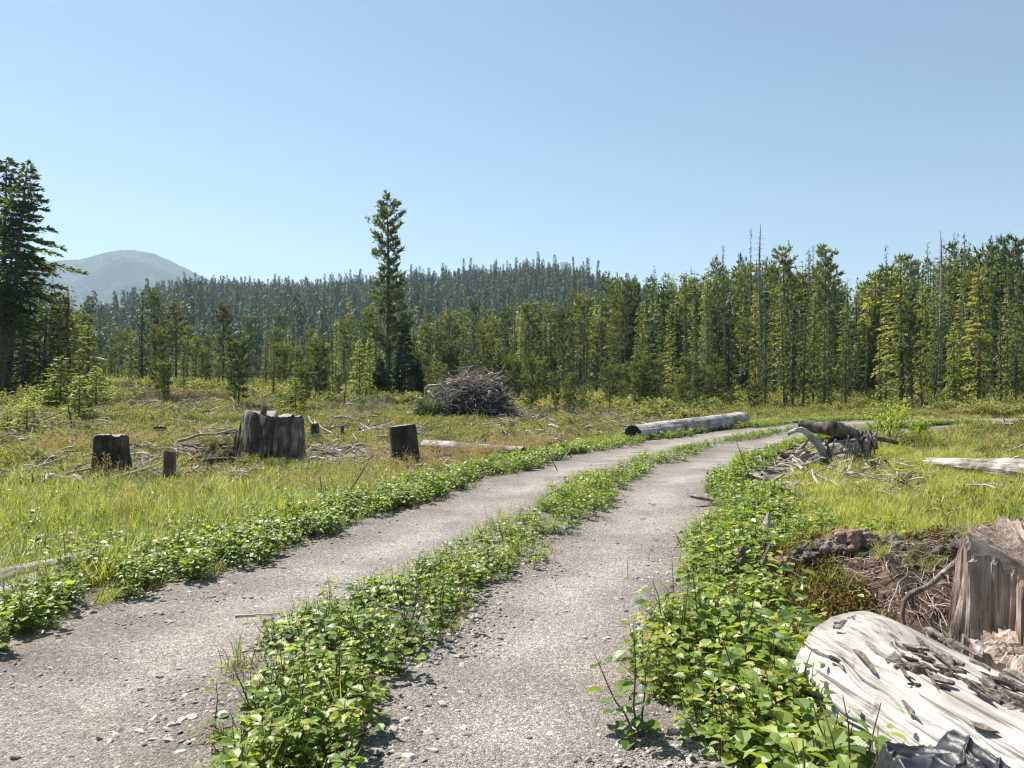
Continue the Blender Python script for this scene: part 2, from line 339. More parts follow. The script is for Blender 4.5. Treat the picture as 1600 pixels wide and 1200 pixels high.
MT = dict(
 ground=groundmat(), gravel=gravelmat(),
 cedar=leafmat('cedar_sprays', [(0, (.05, .075, .025)), (.35, (.15, .185, .045)), (.7, (.31, .315, .075)), (1, (.50, .42, .13))], .5, .55, .6),
 hemlock=leafmat('hemlock_needles', [(0, (.03, .055, .022)), (.5, (.085, .13, .045)), (1, (.19, .22, .07))], .45, .55, .5),
 pine=leafmat('pine_needles', [(0, (.05, .07, .028)), (.5, (.13, .155, .05)), (1, (.25, .24, .09))], .42, .5, .6),
 hill=leafmat('hill_needles', [(0, (.02, .042, .018)), (.5, (.05, .09, .032)), (1, (.12, .16, .05))], .3, .6, .7),
 litter=leafmat('dry_litter', [(0, (.10, .07, .04)), (.5, (.26, .19, .11)), (1, (.45, .36, .23))], .3, .8, .8),
 bright=leafmat('young_conifer_sprays', [(0, (.14, .18, .035)), (.5, (.29, .33, .06)), (1, (.42, .42, .11))], .5, .55, .4),
 alder=leafmat('alder_leaf', [(0, (.07, .13, .022)), (.35, (.15, .23, .035)), (.75, (.27, .35, .05)), (.96, (.44, .46, .10)), (1, (.40, .33, .10))], .5, .40, .42, True, .7),
 sapl=leafmat('light_alder_leaf', [(0, (.22, .29, .05)), (1, (.44, .48, .11))], .55, .45, .3),
 grass=leafmat('grass_blades', [(0, (.12, .16, .035)), (.4, (.24, .30, .06)), (.75, (.38, .39, .10)), (1, (.56, .47, .24))], .45, .5, .9),
 sedge=leafmat('sedge_blades', [(0, (.12, .15, .035)), (.4, (.34, .37, .065)), (.75, (.49, .45, .10)), (1, (.60, .50, .22))], .5, .5, .9),
 red=leafmat('grass_seed_heads', [(0, (.20, .19, .08)), (.35, (.32, .24, .14)), (1, (.46, .32, .27))], .45, .7, .4),
 heath=leafmat('heath_leaves', [(0, (.08, .10, .03)), (.45, (.21, .235, .055)), (.8, (.34, .33, .10)), (1, (.44, .31, .18))], .4, .6, .7),
 moss=leafmat('moss', [(0, (.05, .04, .015)), (.5, (.17, .13, .03)), (1, (.30, .22, .05))], .2, .9, .5),
 twig=plain('dry_twigs', [(.3, (.08, .062, .05)), (.5, (.24, .20, .17)), (.7, (.46, .40, .35))], 3., .9, .3, .6, .3),
 stem=plain('sapling_stem', [(.3, (.06, .04, .025)), (.7, (.16, .10, .06))], 20., .7, .3),
 trunk=wood('trunk_bark', 2, (.05, .04, .034), (.13, .11, .095), (.27, .245, .22), .6, 10.),
 graytrunk=wood('bare_grey_trunk', 2, (.12, .11, .10), (.25, .24, .225), (.42, .40, .38), .5, 10.),
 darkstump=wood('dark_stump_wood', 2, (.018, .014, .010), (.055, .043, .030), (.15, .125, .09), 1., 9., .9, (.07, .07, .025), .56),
 greystump=wood('weathered_stump_wood', 2, (.04, .030, .022), (.15, .12, .095), (.38, .34, .30), 1., 10., .9, (.06, .045, .03), .54),
 tanstump=wood('split_stump_wood', 2, (.13, .09, .07), (.42, .325, .265), (.66, .57, .50), 1.1, 22., 1., (.22, .15, .11), .62),
 silver=wood('silver_log_wood', 0, (.24, .215, .19), (.38, .355, .33), (.50, .48, .455), 1.2, 13., .8, (.20, .17, .145), .62),
 greylog=wood('grey_log_wood', 0, (.09, .075, .062), (.27, .235, .20), (.54, .49, .44), 1.2, 12., .8),
 bark=plain('flaking_bark', [(.3, (.05, .04, .032)), (.5, (.16, .13, .108)), (.7, (.34, .30, .26))], 30., .9, 1.),
 splitface=plain('torn_wood_face', [(.3, (.12, .075, .05)), (.48, (.36, .27, .21)), (.68, (.56, .49, .43))], 9., .9, 1., 0, 0, 9., .04),
 cut=rings('cut_wood', (.13, .10, .08), (.42, .36, .30)), darkcut=rings('dark_rotten_end_heap_shade', (.006, .005, .004), (.03, .024, .018), 0),
 greycut=rings('grey_cut_wood', (.10, .085, .07), (.33, .295, .26), 2),
 soil=plain('root_soil', [(.3, (.02, .013, .008)), (.47, (.07, .045, .028)), (.58, (.17, .12, .08)), (.70, (.26, .23, .09))], 7., 1., 1., 0, 0, 12., .09),
 root=plain('dry_roots', [(.3, (.08, .05, .035)), (.5, (.25, .165, .115)), (.7, (.46, .37, .30))], 9., .9, .5, .8),
 rock=plain('road_stones', [(.25, (.16, .145, .13)), (.5, (.34, .31, .28)), (.75, (.54, .50, .46))], 9., .85, .4, 0, .5),
 white=wood('bleached_splinter', 2, (.35, .34, .33), (.6, .59, .58), (.74, .73, .72), 3., 8., .6),
)
# ------------------------------------------------------------------ ground, road, mountain
def polar_ground():
    na = 900; rad = np.concatenate([[.0], np.geomspace(.6, 700, 330), np.geomspace(760, 9000, 24)])
    th = np.arange(na)*2*PI/na; X = rad[:, None]*np.cos(th); Y = rad[:, None]*np.sin(th)
    V = np.stack([X.ravel(), Y.ravel(), H(X.ravel(), Y.ravel())], 1)
    i = np.arange(len(rad)-1)[:, None]*na; j = np.arange(na)[None]; k = (j+1) % na
    mb = MB(); mb.add(V, None, np.stack([i+j, i+na+j, i+na+k, i+k], -1).reshape(-1, 4))
    return tag(mb.obj('ground', MT['ground'], None, True), kind='structure')
polar_ground()

def road():
    mb = MB(); L = 75.; ss = np.concatenate([np.linspace(6, 40, 420), np.linspace(40.2, 100, 220)]); us = np.linspace(-3.4, 3.4, 47)
    V = []
    for s in ss:
        a = np.array(road_pt(s, 0)); b = np.array(road_pt(s+.05, 0)); d = (b-a)/np.hypot(*(b-a))
        V.append(np.stack([a[0]+d[1]*us, a[1]-d[0]*us, us*0], 1))
    V = np.array(V); x = V[..., 0].ravel(); y = V[..., 1].ravel(); U = np.tile(us, len(ss)); S = np.repeat(ss, len(us))
    trk = np.exp(-((U-1.0)/.42)**2)+np.exp(-((U+1.1)/.42)**2)
    edge = 2.5+fbm(S, U*0, 0, .8, 3, 3)*.5
    z = H(x, y)+.035-.03*trk+.012*fbm(x, y, 0, 3., 3, 4)-.16*sst(edge, edge+.8, np.abs(U))
    n = len(us); i = np.arange(len(ss)-1)[:, None]*n; j = np.arange(n-1)[None]
    mb.add(np.stack([x, y, z], 1), None, np.stack([i+j, i+j+1, i+n+j+1, i+n+j], -1).reshape(-1, 4), .5, np.stack([U, S], 1))
    return tag(mb.obj('gravel_road', MT['gravel'], None, True), kind='structure')
road()
def Hr(x, y):
    u, s = road_uv(x, y)
    return H(x, y)+np.where(np.abs(u) < 2.6, .03-.03*(np.exp(-((u-1.0)/.42)**2)+np.exp(-((u+1.1)/.42)**2)), 0)

MP = np.array([(-900, 470), (-400, 440), (-120, 425), (0, 417), (95, 409), (125, 408), (150, 401), (172, 396), (190, 394), (215, 395), (240, 399), (265, 409), (295, 424), (322, 437), (370, 455), (450, 478), (600, 520), (760, 570), (1000, 600)], float)
def mountain():
    pxs = np.linspace(-900, 1000, 500); rr = np.linspace(1800, 3900, 150); PX, RR = np.meshgrid(pxs, rr)
    el = np.maximum((600-np.interp(PX, MP[:, 0], MP[:, 1]))/F, 0)
    rid = 3000+130*np.sin(PX*.012)
    X = azk(PX)*RR; Y = RR
    prof = np.where(RR < rid, sst(0, 1, (RR-1800)/(rid-1800))**.8, 1-.85*sst(0, 1, (RR-rid)/(3900-rid)))
    Z = EYE+el*rid*prof
    g = fbm(X.ravel(), Y.ravel(), 0, .0035, 5, 9).reshape(X.shape); Z = Z+g*95*(prof*(1-prof)*4)*(el > 0) + fbm(X.ravel(), Y.ravel(), 0, .05, 2, 3).reshape(X.shape)*4*prof-4
    mb = MB(); n = len(pxs); i = np.arange(len(rr)-1)[:, None]*n; j = np.arange(n-1)[None]
    mb.add(np.stack([X.ravel(), Y.ravel(), Z.ravel()], 1), None, np.stack([i+j, i+j+1, i+n+j+1, i+n+j], -1).reshape(-1, 4))
    m, t, N, L = M('wooded_mountain'); geo = N('ShaderNodeNewGeometry')
    n1 = N('ShaderNodeTexNoise', i_Scale=.006, i_Detail=6.); n2 = N('ShaderNodeTexNoise', i_Scale=.09, i_Detail=6., i_Roughness=.7); L(geo.outputs[0], n1.inputs[0]); L(geo.outputs[0], n2.inputs[0])
    c = ramp(N, L, n1.outputs[0], [(.38, (.006, .012, .008)), (.55, (.026, .036, .02)), (.68, (.07, .065, .05))])
    c2 = ramp(N, L, n2.outputs[0], [(.42, (.15, .15, .15)), (.58, (1.9, 1.9, 1.9))]); c = mixc(N, L, 1., c, c2, 'MULTIPLY')
    p = N('ShaderNodeBsdfPrincipled', i_Roughness=1.); L(c, p.inputs['Base Color']); b = N('ShaderNodeBump', i_Strength=1., i_Distance=14.); L(n2.outputs[0], b.inputs['Height']); L(b.outputs[0], p.inputs['Normal'])
    o = N('ShaderNodeOutputMaterial'); L(p.outputs[0], o.inputs[0])
    return tag(mb.obj('mountain', m, None, True), kind='structure')
mountain()

# ------------------------------------------------------------------ scatter of stuff
def scatter(name, P, rot, scl, idx, protos, label, cat):
    me = bpy.data.meshes.new(name); P = np.asarray(P, float); k = len(P); me.vertices.add(k); me.vertices.foreach_set('co', P.astype(np.float32).ravel())
    for nm, ty, dat, key in (('rot', 'FLOAT_VECTOR', rot, 'vector'), ('scl', 'FLOAT_VECTOR', scl, 'vector'), ('idx', 'INT', idx, 'value')):
        a = me.attributes.new(nm, ty, 'POINT'); a.data.foreach_set(key, np.asarray(dat).astype(np.int32 if ty == 'INT' else np.float32).ravel())
    o = bpy.data.objects.new(name, me); COL.objects.link(o)
    ng = bpy.data.node_groups.new(name, 'GeometryNodeTree'); ng.interface.new_socket('Geometry', in_out='INPUT', socket_type='NodeSocketGeometry'); ng.interface.new_socket('Geometry', in_out='OUTPUT', socket_type='NodeSocketGeometry')
    nn = ng.nodes.new; ll = ng.links.new; gi = nn('NodeGroupInput'); go = nn('NodeGroupOutput'); ip = nn('GeometryNodeInstanceOnPoints'); jn = nn('GeometryNodeJoinGeometry')
    for pr in reversed(protos):
        oi = nn('GeometryNodeObjectInfo'); oi.inputs['Object'].default_value = pr; oi.inputs['As Instance'].default_value = True; ll(oi.outputs['Geometry'], jn.inputs[0])
    def na(n, ty):
        q = nn('GeometryNodeInputNamedAttribute'); q.data_type = ty; q.inputs[0].default_value = n; return q.outputs[0]
    er = nn('FunctionNodeEulerToRotation'); ll(na('rot', 'FLOAT_VECTOR'), er.inputs[0]); ll(er.outputs[0], ip.inputs['Rotation'])
    ll(na('scl', 'FLOAT_VECTOR'), ip.inputs['Scale']); ll(na('idx', 'INT'), ip.inputs['Instance Index']); ip.inputs['Pick Instance'].default_value = True
    ll(gi.outputs[0], ip.inputs['Points']); ll(jn.outputs[0], ip.inputs['Instance']); ll(ip.outputs[0], go.inputs[0])
    md = o.modifiers.new('scatter', 'NODES'); md.node_group = ng
    return tag(o, label, cat, None, 'stuff')
def rots(k, tilt=.12): return np.stack([RS.normal(0, tilt, k), RS.normal(0, tilt, k), RS.uniform(0, 2*PI, k)], 1)
def scls(k, lo, hi, zl=1., zh=1.):
    s = RS.uniform(lo, hi, k); return np.stack([s, s, s*RS.uniform(zl, zh, k)], 1)
def frustum(n, y0, y1, m=120, px0=0, px1=1600, pw=1.0):
    """points spread evenly over the ground between two distances inside the view"""
    y = np.sqrt(RS.uniform(y0*y0, y1*y1, n)) if pw == 1 else y0+(y1-y0)*RS.uniform(0, 1, n)**pw
    px = RS.uniform(px0-m, px1+m, n); return azk(px)*y, y

# ------------------------------------------------------------------ plant and tree makers
def seedling(seed, h, nl, ll=.055, spread=.12, stems=3):
    rs = np.random.RandomState(seed); st = MB(); lf = MB()
    for k in range(stems):
        a = rs.uniform(0, 2*PI); hh = h*rs.uniform(.6, 1.); sp = spread*rs.uniform(.3, 1.2)
        top = np.array([math.cos(a)*sp, math.sin(a)*sp, hh]); b0 = np.array([math.cos(a)*.01, math.sin(a)*.01, -.04])
        P = wig(b0, top, 7, .08, seed*3+k); tube(st, P, np.linspace(.0045, .0012, 7)*(h/.3)**.5, 5)
        m = max(4, nl//stems); t = np.sort(rs.uniform(.12, 1., m)); t[-1] = 1.; idx = t*6; i0 = np.minimum(idx.astype(int), 5); fr = (idx-i0)[:, None]
        Q = P[i0]*(1-fr)+P[i0+1]*fr; az = np.arange(m)*2.4+rs.uniform(0, 6); out = np.stack([np.cos(az), np.sin(az), rs.uniform(-.1, .55, m)], 1)
        pet = .012+rs.uniform(0, .05, m)*(1-t*.6)*(spread/.12); Q2 = Q+nrm(out)*pet[:, None]
        Nn = np.stack([rs.normal(0, .35, m), rs.normal(0, .35, m), np.ones(m)], 1)
        sz = ll*rs.uniform(.55, 1.25, m)*(1-.35*(t > .9)); out[:, 2] -= .25
        leaves(lf, Q2, out, Nn, sz, sz*.78, np.clip(rs.normal(.45, .2, m)+.25*(t > .88), 0, 1))
    return st, lf

def profile(style, t):
    if style == 'hemlock': return (1-t)**.85*np.minimum(1, (t+.02)*6)+.03
    if style == 'cedar': return (1-t)**.85*1.1*np.minimum(1, .5+t*2)+.04
    if style == 'twin': return ((1-t)**.75*np.minimum(1, .25+t*1.9)+.04)*1.25
    if style == 'spire': return .42*(1-t)**1.0+.015
    if style == 'column': return .48*(1-t)**.75+.045
    if style == 'pine': return np.where(t < .75, .55+.5*t, .95*np.sqrt(np.maximum(0, 1-((t-.72)/.30)**2)))+.1
    if style == 'bigpine': return np.minimum(1, (1-t)*3.2+.05)**.75*(.62+.38*np.sin(np.clip(1-t, 0, 1)*2.6))*np.clip(t*5+.45, 0, 1)+.03
    return (1-t)**.8+.05
def conifer(seed, Ht, Rd, cb, style, nb, nf, card=.22, lean=0., rt=None, bare=0, skew=0.):
    """returns wood and foliage builders; nb branches, nf sprays per branch"""
    rs = np.random.RandomState(seed); wd = MB(); fo = MB(); rt = rt or Ht*.011
    nP = 12; tz = np.linspace(0, 1, nP); kx = fbm(tz*2, tz*0, seed*.7, 1, 2, seed)*Ht*.018; ky = fbm(tz*2, tz*0+5, seed*.7, 1, 2, seed+1)*Ht*.018
    TP = np.stack([kx*tz+lean*Ht*tz, ky*tz, tz*Ht], 1); TP[0, 2] = -.4
    tube(wd, TP, rt*(1-tz)**.8+.012, 7, .5)
    def tp(t):
        i = np.minimum((t*(nP-1)).astype(int), nP-2); f = (t*(nP-1)-i)[:, None]; return TP[i]*(1-f)+TP[i+1]*f
    t = np.clip(cb+(1-cb)*(np.arange(nb)+rs.uniform(-.5, .5, nb))/nb, cb*.95, .995); q = (t-cb)/(1-cb)
    az = np.arange(nb)*2.39996+rs.uniform(-.5, .5, nb)
    cl = .8+(.45 if style not in ('bigpine', 'twin') else .9)*fbm(q*9, q*0, seed, 1, 2, seed)                       # crown outline in clumps
    Lb = Rd*profile(style, q)*rs.uniform(.55, 1.2, nb)*cl*(1+skew*np.cos(az)); Lb = np.maximum(Lb, .12 if style != 'spire' else .03)
    up = {'twin': rs.normal(-.1, .15, nb)+.5*q, 'hemlock': rs.normal(-.12, .14, nb)+.4*q, 'cedar': rs.normal(-.15, .15, nb)+.5*q, 'column': rs.normal(-.5, .25, nb)+.8*q**2, 'spire': rs.normal(-.5, .2, nb)+.5*q**2, 'pine': rs.normal(.22, .2, nb)+.35*q,
          'bigpine': rs.normal(.05, .15, nb)+.75*q**2}.get(style, rs.normal(0, .2, nb))
    droop = {'twin': .22, 'hemlock': .22, 'cedar': .28, 'column': .5, 'spire': .4, 'pine': -.18, 'bigpine': -.15}.get(style, .1)
    B = tp(t); dr = nrm(np.stack([np.cos(az), np.sin(az), up], 1)); ss = np.linspace(0, 1, 4)
    for i in range(nb):
        if Lb[i] < .2: continue
        P = B[i]+dr[i]*Lb[i]*ss[:, None]; P[:, 2] -= droop*Lb[i]*ss**2
        tube(wd, P, (.008+rt*.16*(Lb[i]/Rd))*(1-ss*.8), 3, .5, False)
    for i in range(bare):                                              # dead stubs below the crown
        tt = np.array([rs.uniform(.15, cb+.25)]); a = rs.uniform(0, 6.28); b0 = tp(tt)[0]; l = Rd*rs.uniform(.15, .5)
        tube(wd, wig(b0, b0+np.array([math.cos(a)*l, math.sin(a)*l, rs.uniform(-.1, .25)*l]), 4, .15, i), np.linspace(.012, .003, 4)*2, 3, .9, False)
    if nf <= 0: return wd, None
    cnt = np.maximum(2, (nf*Lb/Rd*1.2).astype(int)); I = np.repeat(np.arange(nb), cnt); k = len(I)
    s = rs.uniform(0, 1, k)**(.55 if style in ('pine', 'bigpine') else .75); s = .12+.9*s
    D = dr[I]; Sd = nrm(np.cross(D, [0, 0, 1])); L_ = Lb[I][:, None]
    C = B[I]+D*L_*s[:, None]; C[:, 2] -= droop*L_[:, 0]*s*s
    if style in ('pine', 'bigpine'):                                   # brushes at the twig ends
        w = rs.normal(0, .17, k)*L_[:, 0]*(.4+s); C = C+Sd*w[:, None]; C[:, 2] += rs.normal(0, .06, k)*L_[:, 0]
        for r in range(5):
            dd = nrm(D*.7+Sd*rs.normal(0, .6, k)[:, None]+np.array([0, 0, .55])+rs.normal(0, .5, (k, 3)))
            cards(fo, C+rs.normal(0, .03, (k, 3)), dd, nrm(rs.normal(0, 1, (k, 3))+[0, 0, .6]), card*rs.uniform(.6, 1.2, k), card*.26, np.clip(rs.normal(.45, .16, k)+.12*(np.sin(I*12.9)), 0, 1))
    else:
        w = rs.normal(0, 1, k)*.26*L_[:, 0]*np.clip(1.15-s, .15, 1); C = C+Sd*w[:, None]; C[:, 2] -= np.abs(w)*.15+rs.uniform(0, .10, k)*card*2
        dn = {'cedar': -.5, 'column': -1.0, 'spire': -1.2, 'hemlock': -.25}.get(style, -.2)
        dd = nrm(D+Sd*(np.sign(w)*rs.uniform(.2, .9, k))[:, None]+np.array([0, 0, 1.])*(dn+rs.normal(0, .35, k))[:, None])
        nn = nrm(np.stack([rs.normal(0, .5, k), rs.normal(0, .5, k), np.ones(k)], 1))
        cards(fo, C, dd, nn, card*rs.uniform(.55, 1.3, k), card*rs.uniform(.3, .55, k), np.clip(rs.normal(.45, .17, k)+.14*np.sin(I*12.9), 0, 1))
    return wd, fo

def bush(seed, h, r, n, leaf, style='leaf', twigs=14):
    rs = np.random.RandomState(seed); wd = MB(); fo = MB()
    az = rs.uniform(0, 6.28, twigs); ends = []
    for i in range(twigs):
        rr = r*rs.uniform(.3, 1.); e = np.array([math.cos(az[i])*rr, math.sin(az[i])*rr, h*rs.uniform(.45, 1.)*(1-.35*(rr/r)**2)])
        P = wig((0, 0, -.05), e, 5, .12, seed+i); tube(wd, P, np.linspace(.008, .002, 5)*h, 4, .5, False); ends.append(P)
    E = np.array(ends); I = rs.randint(0, twigs, n); s = .3+.7*rs.uniform(0, 1, n)**.6; q = s*4; i0 = np.minimum(q.astype(int), 3); f = (q-i0)[:, None]
    C = E[I, i0]*(1-f)+E[I, i0+1]*f+rs.normal(0, .09*r, (n, 3)); C[:, 2] = np.maximum(C[:, 2], .02)
    dd = nrm(rs.normal(0, 1, (n, 3))+[0, 0, .2]); nn = nrm(rs.normal(0, .6, (n, 3))+[0, 0, 1])
    tint = np.clip(rs.normal(.45, .18, n)+.15*np.sin(I*7.1), 0, 1)
    if style == 'leaf': leaves(fo, C, dd, nn, leaf*rs.uniform(.6, 1.3, n), leaf*.6, tint)
    else: cards(fo, C, dd, nn, leaf*rs.uniform(.6, 1.3, n), leaf*.45, tint)
    return wd, fo

def proto(mb, name, mat, smooth=False): return mb.obj(name, MT[mat], None, smooth, False)
def merged(wd, fo, name, wmat, fmat):
    """one unlinked mesh with two materials, for stuff"""
    a = wd.mesh(name, MT[wmat]); V0 = len(wd.v)
    mb = MB(); mb.v = wd.v+fo.v; mb.a = wd.a+fo.a; mb.uv = wd.uv+fo.uv; off = wd.n
    mb.t = wd.t+[x+off for x in fo.t]; mb.q = wd.q+[x+off for x in fo.q]; mb.n = wd.n+fo.n
    me = mb.mesh(name, MT[wmat]); me.materials.append(MT[fmat]); nv = wd.n
    mi = np.zeros(len(me.polygons), np.int32); ls = np.zeros(len(me.polygons), np.int32); me.polygons.foreach_get('loop_start', ls)
    vi = np.zeros(len(me.loops), np.int32); me.loops.foreach_get('vertex_index', vi); mi[vi[ls] >= nv] = 1
    me.polygons.foreach_set('material_index', mi); bpy.data.meshes.remove(a)
    return bpy.data.objects.new(name, me)

# tree prototypes, design height 10 m (wood mesh, foliage mesh)
TP_ = {}
def tset(key, fmat, specs, **kw):
    L = []
    for sd in specs:
        w, f = conifer(sd, **kw); L.append((w.mesh('trunk', MT['trunk']), f.mesh('crown', MT[fmat]), (w, f)))
    TP_[key] = L
tset('cedar', 'cedar', (11, 12, 13, 14), Ht=10, Rd=1.7, cb=.14, style='cedar', nb=90, nf=36, card=.26)
tset('column', 'hemlock', (21, 22, 23), Ht=10, Rd=1.1, cb=.16, style='column', nb=110, nf=18, card=.24)
tset('hemlock', 'hemlock', (31, 32, 33), Ht=10, Rd=1.7, cb=.14, style='hemlock', nb=90, nf=34, card=.28)
tset('pine', 'pine', (41, 42, 43, 44), Ht=10, Rd=1.25, cb=.42, style='pine', nb=44, nf=17, card=.30, bare=14)
tset('youngpine', 'pine', (51, 52, 53), Ht=10, Rd=2.6, cb=.18, style='pine', nb=44, nf=20, card=.55, bare=8)
tset('young', 'bright', (61, 62, 63), Ht=10, Rd=3.0, cb=.05, style='hemlock', nb=70, nf=34, card=.6)
DEAD = [conifer(sd, 10, 1.5, .5, 'cedar', 70, 0, rt=.17)[0].mesh('trunk', MT['graytrunk']) for sd in (71, 72)]

def place_tree(key, x, y, h, wide=1., label=None, group=None, k=None, name=None, rz=None, lean=(0, 0), cat='tree'):
    z = Hs(x, y)
    nm = name or {'cedar': 'cedar_tree', 'column': 'spire_cedar_tree', 'hemlock': 'hemlock_tree', 'pine': 'pine_tree', 'youngpine': 'young_pine_tree', 'young': 'young_hemlock_tree', 'dead': 'dead_tree'}[key]
    e = empty(nm, (x, y, z), label, cat, group, (lean[0], lean[1], random.uniform(0, 6.28) if rz is None else rz)); s = h/10; e.scale = (s*wide, s*wide, s)
    if key == 'dead':
        o = bpy.data.objects.new('trunk', DEAD[random.randrange(2)]); COL.objects.link(o); o.parent = e; return e
    w, f, _ = TP_[key][random.randrange(len(TP_[key])) if k is None else k]
    for n_, me in (('trunk', w), ('crown', f)):
        o = bpy.data.objects.new(n_, me); COL.objects.link(o); o.parent = e
    return e
# ------------------------------------------------------------------ the forest
SKY = np.array([(-200, 470), (20, 445), (70, 440), (110, 455), (140, 490), (160, 515), (200, 520), (300, 500), (400, 505), (480, 492), (560, 480), (650, 486), (700, 478), (760, 472), (820, 455), (860, 448), (900, 440), (940, 430), (980, 428),
                (1020, 420), (1060, 418), (1100, 404), (1150, 398), (1200, 398), (1240, 396), (1290, 402), (1330, 428), (1360, 412), (1400, 404), (1450, 394), (1500, 380), (1550, 372), (1600, 382), (1800, 380)], float)
FRT = np.array([(-200, 40), (100, 42), (150, 58), (250, 62), (900, 64), (980, 58), (1080, 50), (1200, 47), (1700, 45)], float)
MARKS = ((150, 'around the leaning twins'), (350, 'left of the flat topped pine'), (640, 'left of the tall lone pine'), (810, 'behind the brush pile'), (985, 'right of the brush pile'), (1160, 'behind the silver log'),
         (1300, 'behind the overturned roots'), (1440, 'behind the young alder'), (9999, 'beyond the split log'))
def forest():
    kinds = {'R': (['cedar', 'column', 'pine', 'hemlock'], [.42, .36, .07, .15]), 'M': (['pine', 'column', 'cedar', 'hemlock'], [.45, .25, .15, .15]), 'L': (['pine', 'hemlock', 'cedar', 'column'], [.45, .2, .2, .15])}
    reg_txt = {'R': 'in the stand right of the silver log', 'M': 'in the stand behind the brush pile', 'L': 'in the open wood left of the tall lone pine'}
    look = {'cedar': 'bushy yellow green cedar', 'column': 'narrow dark spire shaped conifer', 'pine': 'shore pine with bare lower trunk', 'hemlock': 'dark cone shaped hemlock'}
    n = 0; placed = []; tries = 0
    while n < 330 and tries < 6000:
        tries += 1
        px = random.uniform(-60, 1660); d0 = float(np.interp(px, FRT[:, 0], FRT[:, 1])); q = random.random()**1.2; d = d0+q*36; x = azk(px)*d
        if any((a-x)**2+(b-d)**2 < (1.2 if px > 1000 else 1.7)**2 for a, b in placed): continue
        if 575 < px < 640 and d < 75: continue
        if 995 < px < 1660 and fbm([px*.02], [d*.05], 0, 1., 2, 77)[0] > .32: continue
        reg = 'R' if px > 985 else ('M' if px > 640 else 'L')
        key = random.choices(*kinds[reg])[0]; mark = [b for a, b in MARKS if px < a][0]; rank = 'front' if q < .4 else 'rear'
        top = float(np.interp(px, SKY[:, 0], SKY[:, 1]))
        top += (1-q)*random.uniform(20, 120)*(1. if px > 985 else .55)+random.choice((-22, -10, 4, 14, 30, 44))*(.4+q)*.8
        if key == 'column' and q > .4: top -= 14
        z = Hs(x, d); h = EYE+(600-top)/F*d-z
        if h < 2.2: h = 2.2+random.random()
        wide = {'cedar': .78, 'column': .5 if q > .4 else .62, 'pine': .9, 'hemlock': .7}[key]*min(1.5, (9.5/h)**.6)
        place_tree(key, x, d, h, wide*random.uniform(.8, 1.2), look[key]+' in the '+rank+' ranks '+mark, look[key]+'s in the '+rank+' ranks '+mark, lean=(random.gauss(0, .02), random.gauss(0, .02)))
        placed.append((x, d)); n += 1
    # the wood behind them that reads as one mass
    prs = []
    for key in ('cedar', 'column', 'hemlock', 'pine'):
        for sd in (1, 2):
            kw = dict(cedar=dict(Rd=1.7, cb=.1, nb=60, nf=22, card=.5), column=dict(Rd=1., cb=.15, nb=60, nf=10, card=.42), hemlock=dict(Rd=1.7, cb=.12, nb=60, nf=20, card=.46), pine=dict(Rd=1.4, cb=.4, nb=34, nf=9, card=.5))[key]
            w, f = conifer(100+sd*7+len(prs), 10, style=key, **kw); prs.append(merged(w, f, 'far_'+key, 'trunk', {'cedar': 'cedar', 'column': 'hemlock', 'hemlock': 'hemlock', 'pine': 'pine'}[key]))
    N_ = 850; px = RS.uniform(-120, 1720, N_); q = RS.uniform(0, 1, N_); d = np.interp(px, FRT[:, 0], FRT[:, 1])+22+q*q*120; x = azk(px)*d; z = H(x, d)
    top = np.interp(px, SKY[:, 0], SKY[:, 1])+RS.uniform(4, 50, N_)*(1+.5*(px < 985))+25*((px > 150) & (px < 640)); h = EYE+(600-top)/F*d-z; h = np.clip(h, 2.5, 30)
    s = h/10; wd_ = np.minimum(1.2, (12/h)**.5)*RS.uniform(.7, 1.1, N_); idx = RS.choice(8, N_, p=[.13, .12, .15, .15, .12, .13, .1, .1])
    scatter('forest', np.stack([x, d, z-.2], 1), rots(N_, .02), np.stack([s*wd_, s*wd_, s], 1), idx, prs, 'dense conifer wood closing the view behind the front trees', 'forest')
    # wooded hillside
    pr2 = []
    for sd in range(5):
        w, f = conifer(200+sd, 10, (4.2, 3.6, 4.6, 3.0, 4.0)[sd], .08, 'spire', 75, 34, .62)
        pr2.append(merged(w, f, 'hill_conifer', 'trunk', 'hill'))
    N_ = 11000; px = RS.uniform(60, 1120, N_); r = np.sqrt(RS.uniform(215**2, 600**2, N_)); c = azk(px); y = r/np.sqrt(1+c*c); x = c*y; z = H(x, y)
    h = 12.5*np.exp(RS.normal(0, .22, N_))*(1+.15*(RS.uniform(0, 1, N_) > .93)); s = h/10; w_ = RS.uniform(.8, 1.3, N_)
    scatter('hillside_forest', np.stack([x, y, z-.3], 1), rots(N_, .02), np.stack([s*w_, s*w_, s], 1), RS.choice(5, N_, p=[.24, .24, .22, .14, .16]), pr2, 'dense dark conifer forest covering the low hill', 'forest')
forest()

def at_tree(px, d): return azk(px)*d, d
def special(key, px, d, top, wide, label, **kw):
    x, y = at_tree(px, d); h = EYE+(600-top)/F*d-Hs(x, y)
    return place_tree(key, x, y, h, wide, label, **kw)
def big_tree(name, label, x, y, h, fmat, **kw):
    e = empty(name, (x, y, Hs(x, y)), label, 'tree'); w, f = conifer(Ht=h, **kw)
    w.obj('trunk', MT['trunk'], e, True); f.obj('crown', MT[fmat], e); return e
